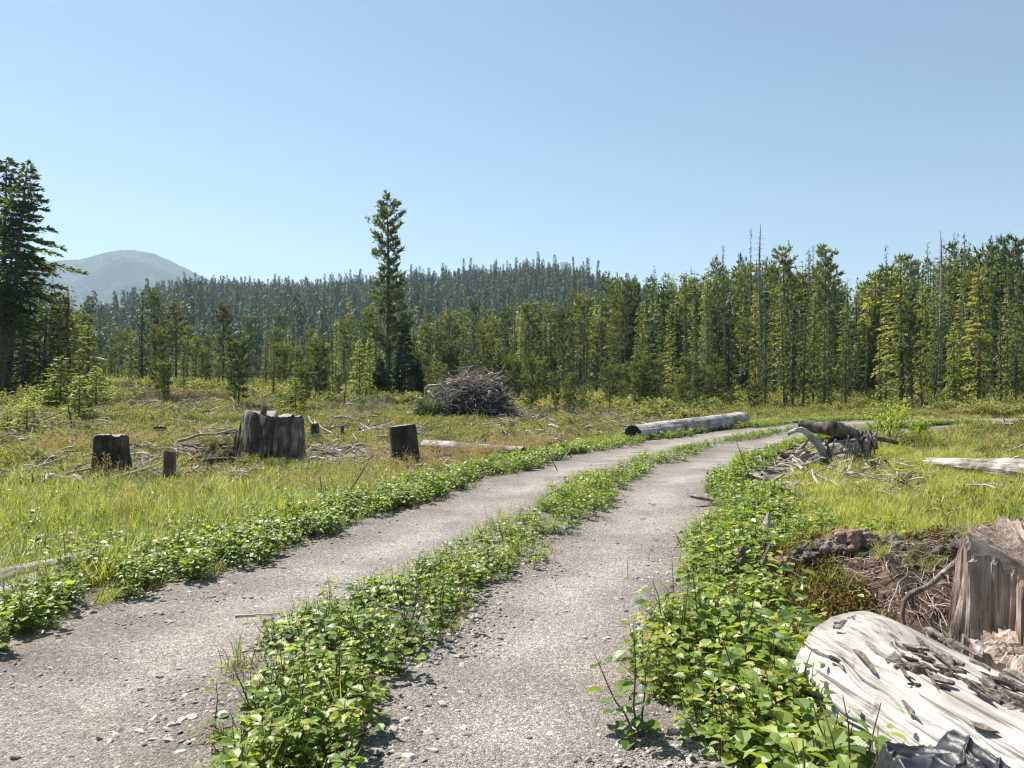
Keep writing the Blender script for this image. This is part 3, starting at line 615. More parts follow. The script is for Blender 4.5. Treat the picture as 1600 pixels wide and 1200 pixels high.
# the tall lone pine in the middle
x, y = at_tree(606, 54)
big_tree('pine_tree', 'tall lone pine rising high above the clearing with a dark bare lower trunk', x, y, 14.3, 'pine', seed=301, Rd=1.8, cb=.25, style='bigpine', nb=84, nf=34, card=.30, rt=.19, bare=26)
for px, dd, top, rd, sd, lab in ((633, 53, 504, 1.25, 331, 'dark dense cedar close against the right side of the tall lone pine'), (650, 53.5, 566, 1.0, 332, 'low dark cedar at the right foot of the tall lone pine'), (594, 53, 560, .9, 333, 'low dark cedar at the left foot of the tall lone pine')):
    x, y = at_tree(px, dd); big_tree('cedar_tree', lab, x, y, EYE+(600-top)/F*y-Hs(x, y), 'hill', seed=sd, Rd=rd, cb=.03, style='cedar', nb=110, nf=50, card=.28)
special('hemlock', 620, 54, 530, 1.5, 'short dark hemlock filling the foot of the tall lone pine')
special('young', 562, 52, 530, .9, 'bright yellow green young hemlock left of the tall lone pine')
special('young', 578, 55, 520, .6, 'slim bright green hemlock touching the left side of the tall lone pine')
special('young', 520, 46, 584, 1.2, 'low spreading bright young hemlock well left of the lone pine')
special('hemlock', 489, 52, 548, 1.0, 'small dark hemlock standing alone in front of the wood left of the lone pine')
# the two leaning trees at the left edge
for px, top, rd, sk, ln, sd, lab in ((2, 246, 2.9, .1, .025, 311, 'tall leaning hemlock at the edge of the picture, behind its twin'), (8, 252, 2.9, .35, .10, 312, 'tall leaning hemlock with heavy crown hanging to the right')):
    x, y = at_tree(px, 44+(sd == 311)*1.5); h = EYE+(600-top)/F*y-Hs(x, y)
    big_tree('hemlock_tree', lab, x, y, h, 'hemlock', seed=sd, Rd=rd*.85, cb=.30, style='twin', nb=130, nf=110, card=.30, rt=.2, bare=14, lean=ln, skew=sk)
for px, d, top, key, wide, lab in (
    (70, 43, 470, 'hemlock', 2.0, 'broad dark green hemlock under the twin leaning trees'),
    (108, 45, 446, 'cedar', 1.9, 'broad green cedar right beside the twin leaning trees'),
    (40, 42, 490, 'cedar', 2.3, 'low wide cedar at the foot of the twin leaning trees'),
    (138, 47, 500, 'cedar', 1.9, 'green cedar at the right end of the clump with twin leaning trees'),
    (-20, 42, 430, 'cedar', 1.6, 'cedar cut off by the picture edge beside the leaning twins'),
    (222, 60, 452, 'hemlock', 1.25, 'dark pointed hemlock standing between the left clump and the flat topped pines'),
    (205, 55, 512, 'cedar', .9, 'slim yellow cedar in front of the dark pointed hemlock'),
    (243, 58, 454, 'pine', .95, 'round topped pine just right of the dark pointed hemlock'),
    (275, 57, 474, 'pine', 1.3, 'flat topped pine whose crown reaches to the right'),
    (349, 58, 478, 'pine', 1.15, 'pine with small round crown on a dark bare trunk, alone between gaps'),
    (415, 57, 520, 'hemlock', .8, 'narrow dark hemlock standing left of the bent pine'),
    (443, 58, 540, 'youngpine', 1., 'bent pine with a crooked bare trunk left of the lone pine'),
    (1187, 66, 350, 'dead', .9, 'tall dead tree with bare branches standing out above the stand'),
    (1174, 66, 354, 'column', .35, 'very thin tall spire beside the dead bare tree'),
    (1470, 64, 360, 'dead', .9, 'dead bare topped tree showing above the cedars on the right'),
    (1507, 62, 364, 'column', .8, 'tall dark spire topped conifer at the right, highest of its neighbours'),
    (1549, 62, 364, 'column', .45, 'thin spire topped conifer near the right edge of the stand'),
    (1583, 61, 374, 'pine', .8, 'open topped pine with bare trunk at the right edge'),
    (1385, 64, 380, 'column', .5, 'thin spire rising left of the dead topped tree'),
    (1290, 60, 390, 'pine', .9, 'dark round topped pine rising above the middle of the right stand'),
    (1226, 60, 392, 'pine', 1., 'tiered pine crown right of the tall dead tree'),
    (1238, 48, 448, 'column', 1., 'dark thin conifer in front of the right stand, narrow to the ground'),
    (1288, 46, 470, 'cedar', .8, 'yellow cedar on a thin bare stem at the front of the right stand'),
    (1408, 47, 400, 'cedar', 1.25, 'large pale green cedar in front of the right stand'),
    (1530, 46, 410, 'cedar', 1.2, 'large pale green cedar near the right end of the stand'),
    (1490, 44, 500, 'bright', 1., 'golden yellow young cedar at the front of the right stand'),
    (845, 46, 565, 'youngpine', 1.15, 'small dark pine in the bog right of the brush pile, tallest of the small ones'),
    (868, 42, 588, 'youngpine', .8, 'thin little pine in front of the small dark pine'),
    (893, 45, 585, 'youngpine', .9, 'little pine midway between the brush pile and the silver log'),
    (910, 40, 606, 'youngpine', .8, 'very small pine seedling tree on the bog'),
    (957, 45, 575, 'youngpine', 1.1, 'bushy little pine above the near end of the silver log'),
    (972, 43, 598, 'youngpine', .8, 'short pine touching the bushy one above the silver log'),
    (1078, 43, 560, 'youngpine', 1.1, 'small dark pine above the middle of the silver log'),
    (1092, 45, 572, 'youngpine', .9, 'small pine with bare foot above the silver log'),
    (1062, 41, 590, 'youngpine', .9, 'low dark pine at the front of the bog behind the silver log'),
    (800, 47, 560, 'youngpine', 1., 'pale little pine directly behind the brush pile'),
    (1178, 45, 600, 'youngpine', 1.3, 'low crooked pine with a leaning trunk at the yellow bog patch'),
    (700, 50, 552, 'youngpine', 1., 'small pine above the left end of the brush pile'),
):
    if key == 'bright': special('young', px, d, top, .55, lab, name='young_cedar_tree')
    else: special(key, px, d, top, wide, lab)
# young yellow-green hemlocks in the left meadow
for i, (px, py, top, w, lab) in enumerate((
    (42, 690, 626, 1.3, 'bright yellow green young hemlock in the meadow left of the dark stump'),
    (12, 680, 640, 1.4, 'low bright hemlock sapling at the picture edge by the meadow'),
    (124, 660, 590, 1.2, 'yellow green young hemlock beside the thin dead pole'),
    (60, 735, 700, 1.5, 'tiny bright hemlock in front of the meadow stump'),
    (95, 640, 560, 1.3, 'spreading yellow green hemlock under the left clump of trees'),
    (150, 640, 575, 1.1, 'light green hemlock sapling at the right foot of the left clump'),
    (462, 655, 592, 1.1, 'light green young hemlock behind the broken stump'),
    (440, 650, 610, 1.2, 'little bright hemlock behind the broken stump, the lower of two'))):
    p = gp(px, py); h = (py-top)/F*p.y*1.05; place_tree('young', p.x, p.y, h, w*1.5, lab)
# thin small trees of the bog, too alike to tell apart
for i in range(95):
    px = random.choice((random.uniform(640, 1130), random.uniform(150, 560), random.uniform(820, 1120))); d = random.uniform(38, 60); x, y = at_tree(px, d)
    if 575 < px < 640: continue
    place_tree(random.choice(('youngpine', 'youngpine', 'column', 'hemlock')), x, y, random.uniform(1.2, 3.6), random.uniform(.7, 1.2), 'stunted little conifer scattered over the bog before the wood', 'stunted bog conifers', name='stunted_conifer_tree')

# ------------------------------------------------------------------ shrubs at the foot of the wood
SH = []
for sd in range(4):
    w, f = bush(400+sd, 1., .9, 900, .13, 'card', 18); SH.append((w.mesh('stem', MT['stem']), f.mesh('foliage', MT['heath'])))
for i in range(290):
    px = random.uniform(-60, 1660) if i % 2 else random.choice((random.uniform(780, 1130), random.uniform(150, 560))); d0 = float(np.interp(px, FRT[:, 0], FRT[:, 1])); d = random.uniform(d0-(21 if 150 < px < 1130 else 8), d0+2)
    x, y = at_tree(px, d)
    if abs(road_uv([x], [y])[0][0]) < 3.4 or (1120 < px < 1420 and d < 44): continue
    e = empty('bog_shrub', (x, y, Hs(x, y)-.05), 'low olive shrub '+[b for a, b in MARKS if px < a][0].replace('behind', 'before the wood, behind'), 'shrub', 'low shrubs '+[b for a, b in MARKS if px < a][0], (0, 0, random.uniform(0, 6)))
    s = random.uniform(.5, 1.4); e.scale = (s*1.2, s*1.2, s*.9); w, f = random.choice(SH)
    for n_, me in (('stem', w), ('foliage', f)):
        o = bpy.data.objects.new(n_, me); COL.objects.link(o); o.parent = e

# ------------------------------------------------------------------ grass and ground cover (stuff)
def tuft(seed, n, h, r, w, bend, mat, t0=.45, heads=0):
    rs = np.random.RandomState(seed); mb = MB(); a = rs.uniform(0, 6.28, n); rr = r*np.sqrt(rs.uniform(0, 1, n)); P = np.stack([np.cos(a)*rr, np.sin(a)*rr, np.full(n, -.03)], 1)
    L = h*rs.uniform(.5, 1.15, n); blades(mb, P, rs.uniform(0, 6.28, n), L, w, rs.uniform(.1, bend, n), np.clip(rs.normal(t0, .22, n), 0, 1), rs.uniform(0, .3))
    return mb.obj('tuft', MT[mat], None, False, False)
def headtuft(seed, n, h, r):
    rs = np.random.RandomState(seed); mb = MB(); a = rs.uniform(0, 6.28, n); P = np.stack([np.cos(a)*r*rs.uniform(0, 1, n), np.sin(a)*r*rs.uniform(0, 1, n), np.full(n, -.03)], 1)
    az = rs.uniform(0, 6.28, n); L = h*rs.uniform(.7, 1.15, n); blades(mb, P, az, L, .0035, .12, .25, .1)
    T = P+np.stack([np.cos(az)*L*.17, np.sin(az)*L*.17, L*.90], 1); k = 7; I = np.repeat(np.arange(n), k)
    B = T[I]+np.stack([rs.normal(0, .012, n*k), rs.normal(0, .012, n*k), rs.uniform(-.11, .05, n*k)*h/.5], 1)
    cards(mb, B, nrm(rs.normal(0, .6, (n*k, 3))+[0, 0, 1]), nrm(rs.normal(0, 1, (n*k, 3))), .035, .012, np.clip(rs.normal(.75, .2, n*k), 0, 1))
    return mb.obj('tuft', MT['red'], None, False, False)
def keep(x, y, lim=2.7, amp=.35):
    u, s = road_uv(x, y); return np.abs(u) > lim+amp*fbm(x, y, 0, .9, 2, 8)
def meadow(name, protos, n, y0, y1, px0, px1, dens, smin, smax, label, cat='grass', far=True, lim=2.7, tilt=.12, pw=1.0):
    x, y = frustum(int(n*1.1), y0, y1, 150, px0, px1, pw); m = keep(x, y, lim) & (RS.uniform(0, 1, len(x)) < dens(x, y)); 
    m &= ~(((x-2.7)/1.5)**2+((y-5.5)/1.45)**2 < 1); x = x[m]; y = y[m]; k = len(x); r = np.hypot(x, y)
    sc = scls(k, smin, smax, .8, 1.2)*(1+.35*sst(12, 40, r))[:, None]
    return scatter(name, np.stack([x, y, H(x, y)], 1), rots(k, tilt), sc, RS.randint(0, len(protos), k), protos, label, cat)
G1 = [tuft(500+i, 34, .42, .11, .0075, .7, 'grass') for i in range(4)]
G2 = [tuft(510+i, 34, .28, .12, .0075, .6, 'sedge') for i in range(4)]
G3 = [headtuft(520+i, 9, .55, .14) for i in range(3)]
G4 = [tuft(530+i, 40, .62, .16, .012, .55, 'grass', .6) for i in range(2)]
G5 = []
for i in range(4):
    w, f = bush(540+i, .16, .22, 260, .032, 'card', 8); G5.append(merged(w, f, 'herb', 'stem', 'heath'))
lefty = lambda x, y: sst(.5, -2.5, road_uv(x, y)[0])
patch = lambda x, y, s, sd, lo=-.1, hi=.25: sst(lo, hi, fbm(x, y, 0, s, 3, sd))
meadow('tall_grass', G1, 26000, 4.5, 15, 0, 760, lambda x, y: lefty(x, y)*(.1+.9*sst(12.5, 9, y))*(.35+.65*patch(x, y, .8, 21)), .45, 1.1, 'fresh green grass of the near meadow left of the road')
meadow('meadow_grass', G1, 16000, 11, 48, 0, 1000, lambda x, y: lefty(x, y)*(.12+.5*patch(x, y, .4, 22)), .3, .62, 'thin green grass among the stumps')
meadow('sedge_grass', G2, 38000, 9.5, 50, 0, 1600, lambda x, y: .20+.65*patch(x, y, .3, 23), .4, .85, 'yellow green sedge covering the bog')
meadow('bog_grass', G2, 24000, 6.5, 18, 1080, 1600, lambda x, y: sst(1.5, 3, road_uv(x, y)[0])*(.45+.55*patch(x, y, .6, 24)), .6, 1.15, 'yellow green sedge on the right side of the road')
meadow('green_tussock_grass', G1+G4, 5200, 6.5, 22, 1080, 1600, lambda x, y: sst(1.5, 3, road_uv(x, y)[0])*patch(x, y, .9, 25, .05, .35), .45, .85, 'green grass tussocks between the road and the split log')
meadow('seeding_grass', G3, 2700, 7, 20, 0, 740, lambda x, y: lefty(x, y)*patch(x, y, .45, 26, -.02, .3)*sst(7, 9.5, y), .6, 1.1, 'reddish seed heads over the left meadow')
G6 = [tuft(550+i, 30, .16, .16, .010, 1.1, 'litter') for i in range(3)]
meadow('dry_litter', G6, 34000, 6, 50, 0, 1600, lambda x, y: (.4+.6*patch(x, y, .7, 28))*sst(2.8, 4, np.abs(road_uv(x, y)[0])), .6, 1.5, 'dry brown grass and litter between the green tufts', 'ground cover', tilt=.5)
meadow('heath_cover', G5, 30000, 9, 62, 0, 1600, lambda x, y: (.25+.6*patch(x, y, .35, 27))*sst(3, 5, np.abs(road_uv(x, y)[0])), .7, 2.0, 'low olive heath covering the clearing', 'ground cover')
x, y = frustum(26000, 50, 92, 60); k = len(x); m = keep(x, y); x = x[m]; y = y[m]; k = len(x)
scatter('undergrowth', np.stack([x, y, H(x, y)], 1), rots(k), scls(k, 2., 5.5, .7, 1.5), RS.randint(0, 4, k), G5, 'olive undergrowth between the trunks of the wood', 'ground cover')
# ------------------------------------------------------------------ alder seedlings along and between the wheel tracks
SD = []
for i in range(10):
    h = (.20, .25, .16, .28, .22, .18, .33, .24, .2, .3)[i]; a, b = seedling(600+i, h, (30, 42, 26, 44, 36, 30, 48, 38, 34, 40)[i], (.05, .065, .036, .055, .072, .042)[i % 6], .10+.05*(i % 3), 3+i % 3); SD.append((a, b, a.mesh('stem', MT['stem']), b.mesh('leaves', MT['alder'])))
SP = [merged(a, b, 'seedling', 'stem', 'alder') for a, b, _, _ in SD]
def strip(u0, u1, s0, s1, n, fade=.3, jit=.25, gap=None):
    s = s0+(s1-s0)*RS.uniform(0, 1, n); q = RS.uniform(0, 1, n); P = []
    for si, qi in zip(s, q):
        a = u0+jit*float(fbm([si], [0], 0, .7, 2, 31)[0])*1.6; b = u1+jit*float(fbm([si], [4], 0, .8, 2, 32)[0])*1.6
        u = a+(b-a)*qi; x, y = road_pt(si, u)
        den = 1-(abs(qi-.5)*2)**3*fade if gap is None else gap(si, qi)
        if RS.uniform() < den: P.append((x, y, si, qi))
    return P
S0 = 12.0+2.2                 # arc length where the picture begins
rgap = lambda s, q: (1-.5*(abs(q-.5)*2)**3)*(.45+.55*float(sst(-.45, .1, fbm([s], [q*1.3], 7, 1.3, 2, 36))[0]))
LEFT = strip(-1.85, -3.15, S0, 52, 3900, .5, .3) + strip(-2.0, -3.9, S0+1, 24, 900, .5, .4)
MID = strip(-.42, .44, S0, 44, 2300, .5, .2, lambda s, q: (.95-.5*(abs(q-.5)*2)**2)*(1. if s < 26 else .55)*(.35+.65*float(sst(-.5, .0, fbm([s], [9], 0, .8, 2, 33))[0])))
RIGHT = strip(1.80, 2.85, S0, 24, 1500, .4, .3, rgap) + strip(1.66, 2.2, 24, 52, 1200, .4, .2) + strip(2.2, 3.5, 16.5, 22, 400, .4, .3)
allp = [(p, 0) for p in LEFT]+[(p, 1) for p in MID]+[(p, 2) for p in RIGHT]
info = []
for (x, y, s, q), g in allp:
    if y < 2.3: continue
    px = 800+F*x/y
    if not (-300 < px < 1900): continue
    if (x-1.72)**2/.5**2 < 1 and 1.6 < y < 3.9 and x > 1.28: continue      # where the silver log lies
    if ((x-2.8)/.98)**2+((y-5.6)/1.45)**2 < 1: continue
    if abs((y-.0)-(6.30+(x+3.4)*(-.9))) < .32 and x < -2.9: continue
    hs = (.95, .8, 1.1)[g]*(1. if s < 30 else .85)*RS.uniform(.7, 1.3)
    if g == 1: hs *= 1-.25*abs(q-.5)
    if g == 1 and s < 16.4 and q < .28: continue
    if g == 1 and s < 18: hs *= 1.15
    if g == 2 and s < 20: hs *= 1.25
    if g == 2: hs *= 1.-.35*(q < .2)
    info.append((math.hypot(x, y)+(0 if -40 < px < 1640 else 100), x, y, hs, g))
info.sort()
SLAB = ('leafy alder seedling in the green band left of both wheel tracks', 'leafy alder seedling in the green strip between both wheel tracks', 'leafy alder seedling in the green band right of both wheel tracks')
for r, x, y, hs, g in info[:285]:
    e = empty('alder_seedling', (x, y, float(Hr([x], [y])[0])), SLAB[g]+(', at its near end' if r < 4.2 else ''), 'seedling', ('alder seedlings left of the track', 'alder seedlings between the tracks', 'alder seedlings right of the track')[g]+(' at the near end' if r < 4.2 else ' before the bend'), (random.gauss(0, .08), random.gauss(0, .08), random.uniform(0, 6.28)))
    e.scale = (hs, hs, hs); _, _, a, b = SD[random.randrange(10)]
    for n_, me in (('stem', a), ('leaves', b)):
        o = bpy.data.objects.new(n_, me); COL.objects.link(o); o.parent = e
rest = np.array([(x, y, hs) for r, x, y, hs, g in info[285:]]); k = len(rest); s = rest[:, 2:3]*np.ones((1, 3))
scatter('seedling_cover', np.stack([rest[:, 0], rest[:, 1], Hr(rest[:, 0], rest[:, 1])], 1), rots(k, .1), s, RS.randint(0, 10, k), SP, 'dense carpet of alder seedlings along the road into the distance', 'ground cover')

pts = strip(-1.75, -3.2, S0, 26, 260)+strip(-.45, .45, S0, 26, 150)+strip(1.8, 2.9, S0, 24, 260); pts = np.array([(p[0], p[1]) for p in pts if p[1] > 2.6]); k = len(pts)
scatter('verge_grass', np.stack([pts[:, 0], pts[:, 1], Hr(pts[:, 0], pts[:, 1])], 1), rots(k, .15), scls(k, .35, .75), RS.randint(0, 6, k), G1[:3]+G6, 'thin grass tufts and dry stalks between the seedlings of the road edge', 'grass')

# individual taller saplings: base pixel, height in pixels, lean (x, y)
def sapling(px, py, hp, label, nl=16, ll=.06, lean=(0, 0), stems=2, spread=.1, mat='alder', seed=0, name='alder_sapling'):
    p = gp(px, py); h = hp*p.y/F; a, b = seedling(700+seed, h, nl, ll, spread, stems)
    e = empty(name, (p.x, p.y, float(Hr([p.x], [p.y])[0])), label, 'sapling', None, (lean[1], lean[0], random.uniform(-.3, .3)))
    a.obj('stem', MT['stem'], e, True); b.obj('leaves', MT[mat], e); return e
sapling(998, 1165, 205, 'forked alder sapling with reddish stem growing alone in the right wheel track', 48, .085, (-.25, 0), 3, .16, seed=1)
sapling(978, 908, 45, 'tiny upright alder sapling alone in the right wheel track, farthest along it', 9, .04, (0, 0), 1, .02, seed=2)
sapling(1012, 880, 34, 'tiny alder sapling at the edge of the right track beside the leafy band', 8, .04, (0, 0), 1, .03, seed=3)
sapling(470, 1165, 165, 'big leafed alder sapling at the near end of the middle strip', 36, .07, (0, 0), 3, .14, seed=4)
sapling(410, 1150, 120, 'wide leafy alder sapling at the near left end of the middle strip', 30, .08, (-.1, 0), 4, .16, seed=5)
sapling(530, 1110, 130, 'dense alder sapling behind the big leafed one of the middle strip', 34, .065, (.1, 0), 4, .15, seed=6)
sapling(335, 1150, 100, 'thin upright alder sapling standing out left of the middle strip', 10, .05, (0, 0), 1, .03, seed=7)
sapling(640, 1010, 130, 'alder sapling with reddish top on the middle strip, beside its widest gap', 36, .06, (0, 0), 4, .14, seed=8)
sapling(690, 985, 110, 'dark leafed alder sapling on the right edge of the middle strip', 34, .055, (.1, 0), 4, .14, seed=9)
sapling(560, 1040, 110, 'tall spike topped alder sapling halfway up the near middle strip', 30, .055, (0, 0), 4, .12, seed=10)
sapling(945, 775, 42, 'dark rounded alder clump on the middle strip where the road bends', 40, .07, (0, 0), 5, .16, seed=11)
sapling(1130, 1195, 170, 'alder sapling with upright red stem at the foot of the right band', 28, .06, (0, 0), 2, .10, seed=12)
sapling(1060, 1050, 170, 'leaning alder sapling at the left edge of the right band', 24, .07, (-.2, 0), 2, .10, seed=13)
sapling(1165, 1080, 200, 'tall straight alder sapling rising out of the right band', 30, .06, (0, 0), 2, .08, seed=14)
sapling(1225, 1160, 210, 'large leafed alder sapling in the right band before the silver log', 32, .065, (.05, 0), 2, .12, seed=15)
sapling(1300, 1190, 180, 'broad leafed alder sapling beside the sawn silver log', 30, .065, (.1, 0), 3, .13, seed=16)
sapling(1180, 1190, 130, 'bushy alder sapling low at the bottom of the right band', 34, .06, (0, 0), 4, .15, seed=17)
sapling(1090, 1140, 110, 'bushy bright alder sapling spilling onto the right wheel track', 28, .065, (-.1, 0), 4, .14, seed=18)
sapling(1110, 960, 130, 'upright alder sapling in the middle of the right band', 22, .06, (0, 0), 2, .08, seed=19)
# the slim one in front of the big log stands nearer to the camera
p = Vector((1.10, 2.52, 0)); a, b = seedling(731, .62, 15, .075, .10, 2)
e = empty('alder_sapling', (p.x, p.y, Hs(p.x, p.y)), 'slim alder sapling with few leaves standing in front of the black plastic sheet', 'sapling'); a.obj('stem', MT['stem'], e, True); b.obj('leaves', MT['alder'], e)
for i, (px, py, hp, lab) in enumerate(((232, 862, 48, 'large leafed pale alder sapling in the left band below the dark stump'), (285, 880, 60, 'alder sapling with whitish leaves in the left band'), (60, 985, 90, 'alder sapling at the left picture edge beside the half buried log'),
        (100, 960, 60, 'small alder sapling growing against the half buried log'), (615, 760, 42, 'alder sapling at the foot of the leaning stump'), (625, 735, 50, 'leafy alder sapling growing on the mound before the leaning stump'),
        (855, 718, 30, 'small alder sapling beside the dark chunk of root'), (205, 930, 60, 'alder sapling at the edge of the left wheel track'))):
    sapling(px, py, hp, lab, 26, .065, (0, 0), 3, .13, seed=30+i)
# the light green bushy young tree by the overturned roots
def young_alder(px, py, top, w, label, seed):
    p = gp(px, py); h = (py-top)*p.y/F; wd, fo = bush(seed, h, w, 800, .085, 'leaf', 22)
    tube(wd, wig((0, 0, -.1), (0.03, 0, h*.95), 8, .05, seed), np.linspace(.022, .004, 8), 6)
    e = empty('young_alder_tree', p, label, 'tree'); wd.obj('stem', MT['stem'], e, True); fo.obj('foliage', MT['sapl'], e)
young_alder(1392, 698, 604, .8, 'light green bushy young alder right of the overturned roots', 760)
young_alder(1440, 690, 652, .35, 'low light green alder bush right of the bushy young alder', 761)

# ------------------------------------------------------------------ stones
def ico(sub=2):
    t = (1+5**.5)/2; V = [(-1, t, 0), (1, t, 0), (-1, -t, 0), (1, -t, 0), (0, -1, t), (0, 1, t), (0, -1, -t), (0, 1, -t), (t, 0, -1), (t, 0, 1), (-t, 0, -1), (-t, 0, 1)]
    T = [(0, 11, 5), (0, 5, 1), (0, 1, 7), (0, 7, 10), (0, 10, 11), (1, 5, 9), (5, 11, 4), (11, 10, 2), (10, 7, 6), (7, 1, 8), (3, 9, 4), (3, 4, 2), (3, 2, 6), (3, 6, 8), (3, 8, 9), (4, 9, 5), (2, 4, 11), (6, 2, 10), (8, 6, 7), (9, 8, 1)]
    V = [np.array(v)/np.linalg.norm(v) for v in V]
    for _ in range(sub):
        c = {}; nT = []
        def mid(a, b):
            k = (min(a, b), max(a, b))
            if k not in c: m = V[a]+V[b]; V.append(m/np.linalg.norm(m)); c[k] = len(V)-1
            return c[k]
        for a, b, d in T: ab, bd, da = mid(a, b), mid(b, d), mid(d, a); nT += [(a, ab, da), (b, bd, ab), (d, da, bd), (ab, bd, da)]
        T = nT
    return np.array(V), np.array(T)
def rock(seed, sub=2, flat=.45):
    V, T = ico(sub); rs = np.random.RandomState(seed)
    for _ in range(7):                                    # knock flat facets off
        n = nrm(rs.normal(0, 1, 3)); d = rs.uniform(.55, .85); q = V@n; V = V-np.maximum(q-d, 0)[:, None]*n
    V = V*(1+.10*fbm(V[:, 0], V[:, 1], V[:, 2], 2., 3, seed)[:, None])*np.array([rs.uniform(.8, 1.2), rs.uniform(.6, .9), flat*rs.uniform(.8, 1.2)])
    mb = MB(); mb.add(V, T); return mb
PB = [rock(800+i, 1, .5).obj('pebble', MT['rock'], None, False, False) for i in range(7)]
n = 120000; y = RS.uniform(1.9**.5, 13**.5, n)**2; px = RS.uniform(-60, 1560, n); x = azk(px)*y; u, s = road_uv(x, y)
edge = np.minimum(np.abs(u-1.0), np.abs(u+1.1)); m = (np.abs(u) < 3.0) & (RS.uniform(0, 1, n) < .30+.7*sst(.1, .55, edge)) & (RS.uniform(0, 1, n) < .35+.65*patch(x, y, 1.1, 35)); x = x[m]; y = y[m]; k = len(x)
eg = np.minimum(np.abs(np.abs(road_uv(x, y)[0])-.55), 1); sz = np.minimum(.0045*np.exp(RS.normal(0, .6, k))*(1+.35*sst(.5, .0, eg)*sst(9, 4, y)), .021)
scatter('gravel', np.stack([x, y, Hr(x, y)+sz*.2], 1), rots(k, .35), np.stack([sz, sz, sz], 1)*1.15, RS.randint(0, 7, k), PB, 'loose grey gravel on the dirt road', 'gravel')
RK = [rock(820+i, 3, .38) for i in range(6)]; RKM = [r.mesh('rock', MT['rock']) for r in RK]
rk = [(265, 975, 9), (575, 1040, 8), (660, 1080, 9), (690, 1010, 8), (715, 1030, 7), (620, 1190, 14), (585, 1185, 18), (675, 1178, 12), (640, 1192, 17), (700, 1150, 8), (760, 1158, 5), (300, 1130, 13), (350, 1128, 16), (285, 1135, 10), (250, 1060, 8), (450, 985, 12), (475, 975, 14), (560, 950, 9), (818, 885, 9), (240, 1165, 9), (830, 1100, 6), (720, 905, 7), (670, 1135, 7), (150, 1120, 7), (90, 1010, 6), (660, 1195, 10), (690, 1105, 12), (615, 1150, 12), (720, 1085, 7), (655, 1050, 9), (545, 1190, 12), (180, 1000, 6), (780, 1010, 5), (990, 1000, 6), (900, 930, 5)]
for i, (px, py, r) in enumerate(rk):
    p = gp(px, min(py, 1196)); s = r*p.y/F*1.0; o = bpy.data.objects.new('rock', RKM[i % 6]); COL.objects.link(o); o.location = (p.x, p.y, float(Hr([p.x], [p.y])[0])+s*.10)
    o.scale = (s, s, s); o.rotation_euler = (random.gauss(0, .12), random.gauss(0, .12), random.uniform(0, 6.28))
    tag(o, 'flat pale grey stone lying on the gravel of the road', 'rock', 'stones on the road')
for px, py, l, a, lab in ((405, 965, .32, .1, 'thin brown stick lying across the left wheel track'), (452, 967, .12, .0, 'short reddish stick beside the long one in the left wheel track'), (1190, 705, .6, .5, 'pale straight stick on the gravel at the bend')):
    p = gp(px, py); mb = MB(); tube(mb, wig((-l/2, 0, 0), (l/2, 0, .01), 7, .05, px), np.linspace(.008, .004, 7), 5, .7); o = mb.obj('stick', MT['twig'], None, True); o.location = (p.x, p.y, float(Hr([p.x], [p.y])[0])+.012); o.rotation_euler = (0, 0, a); tag(o, lab, 'stick')

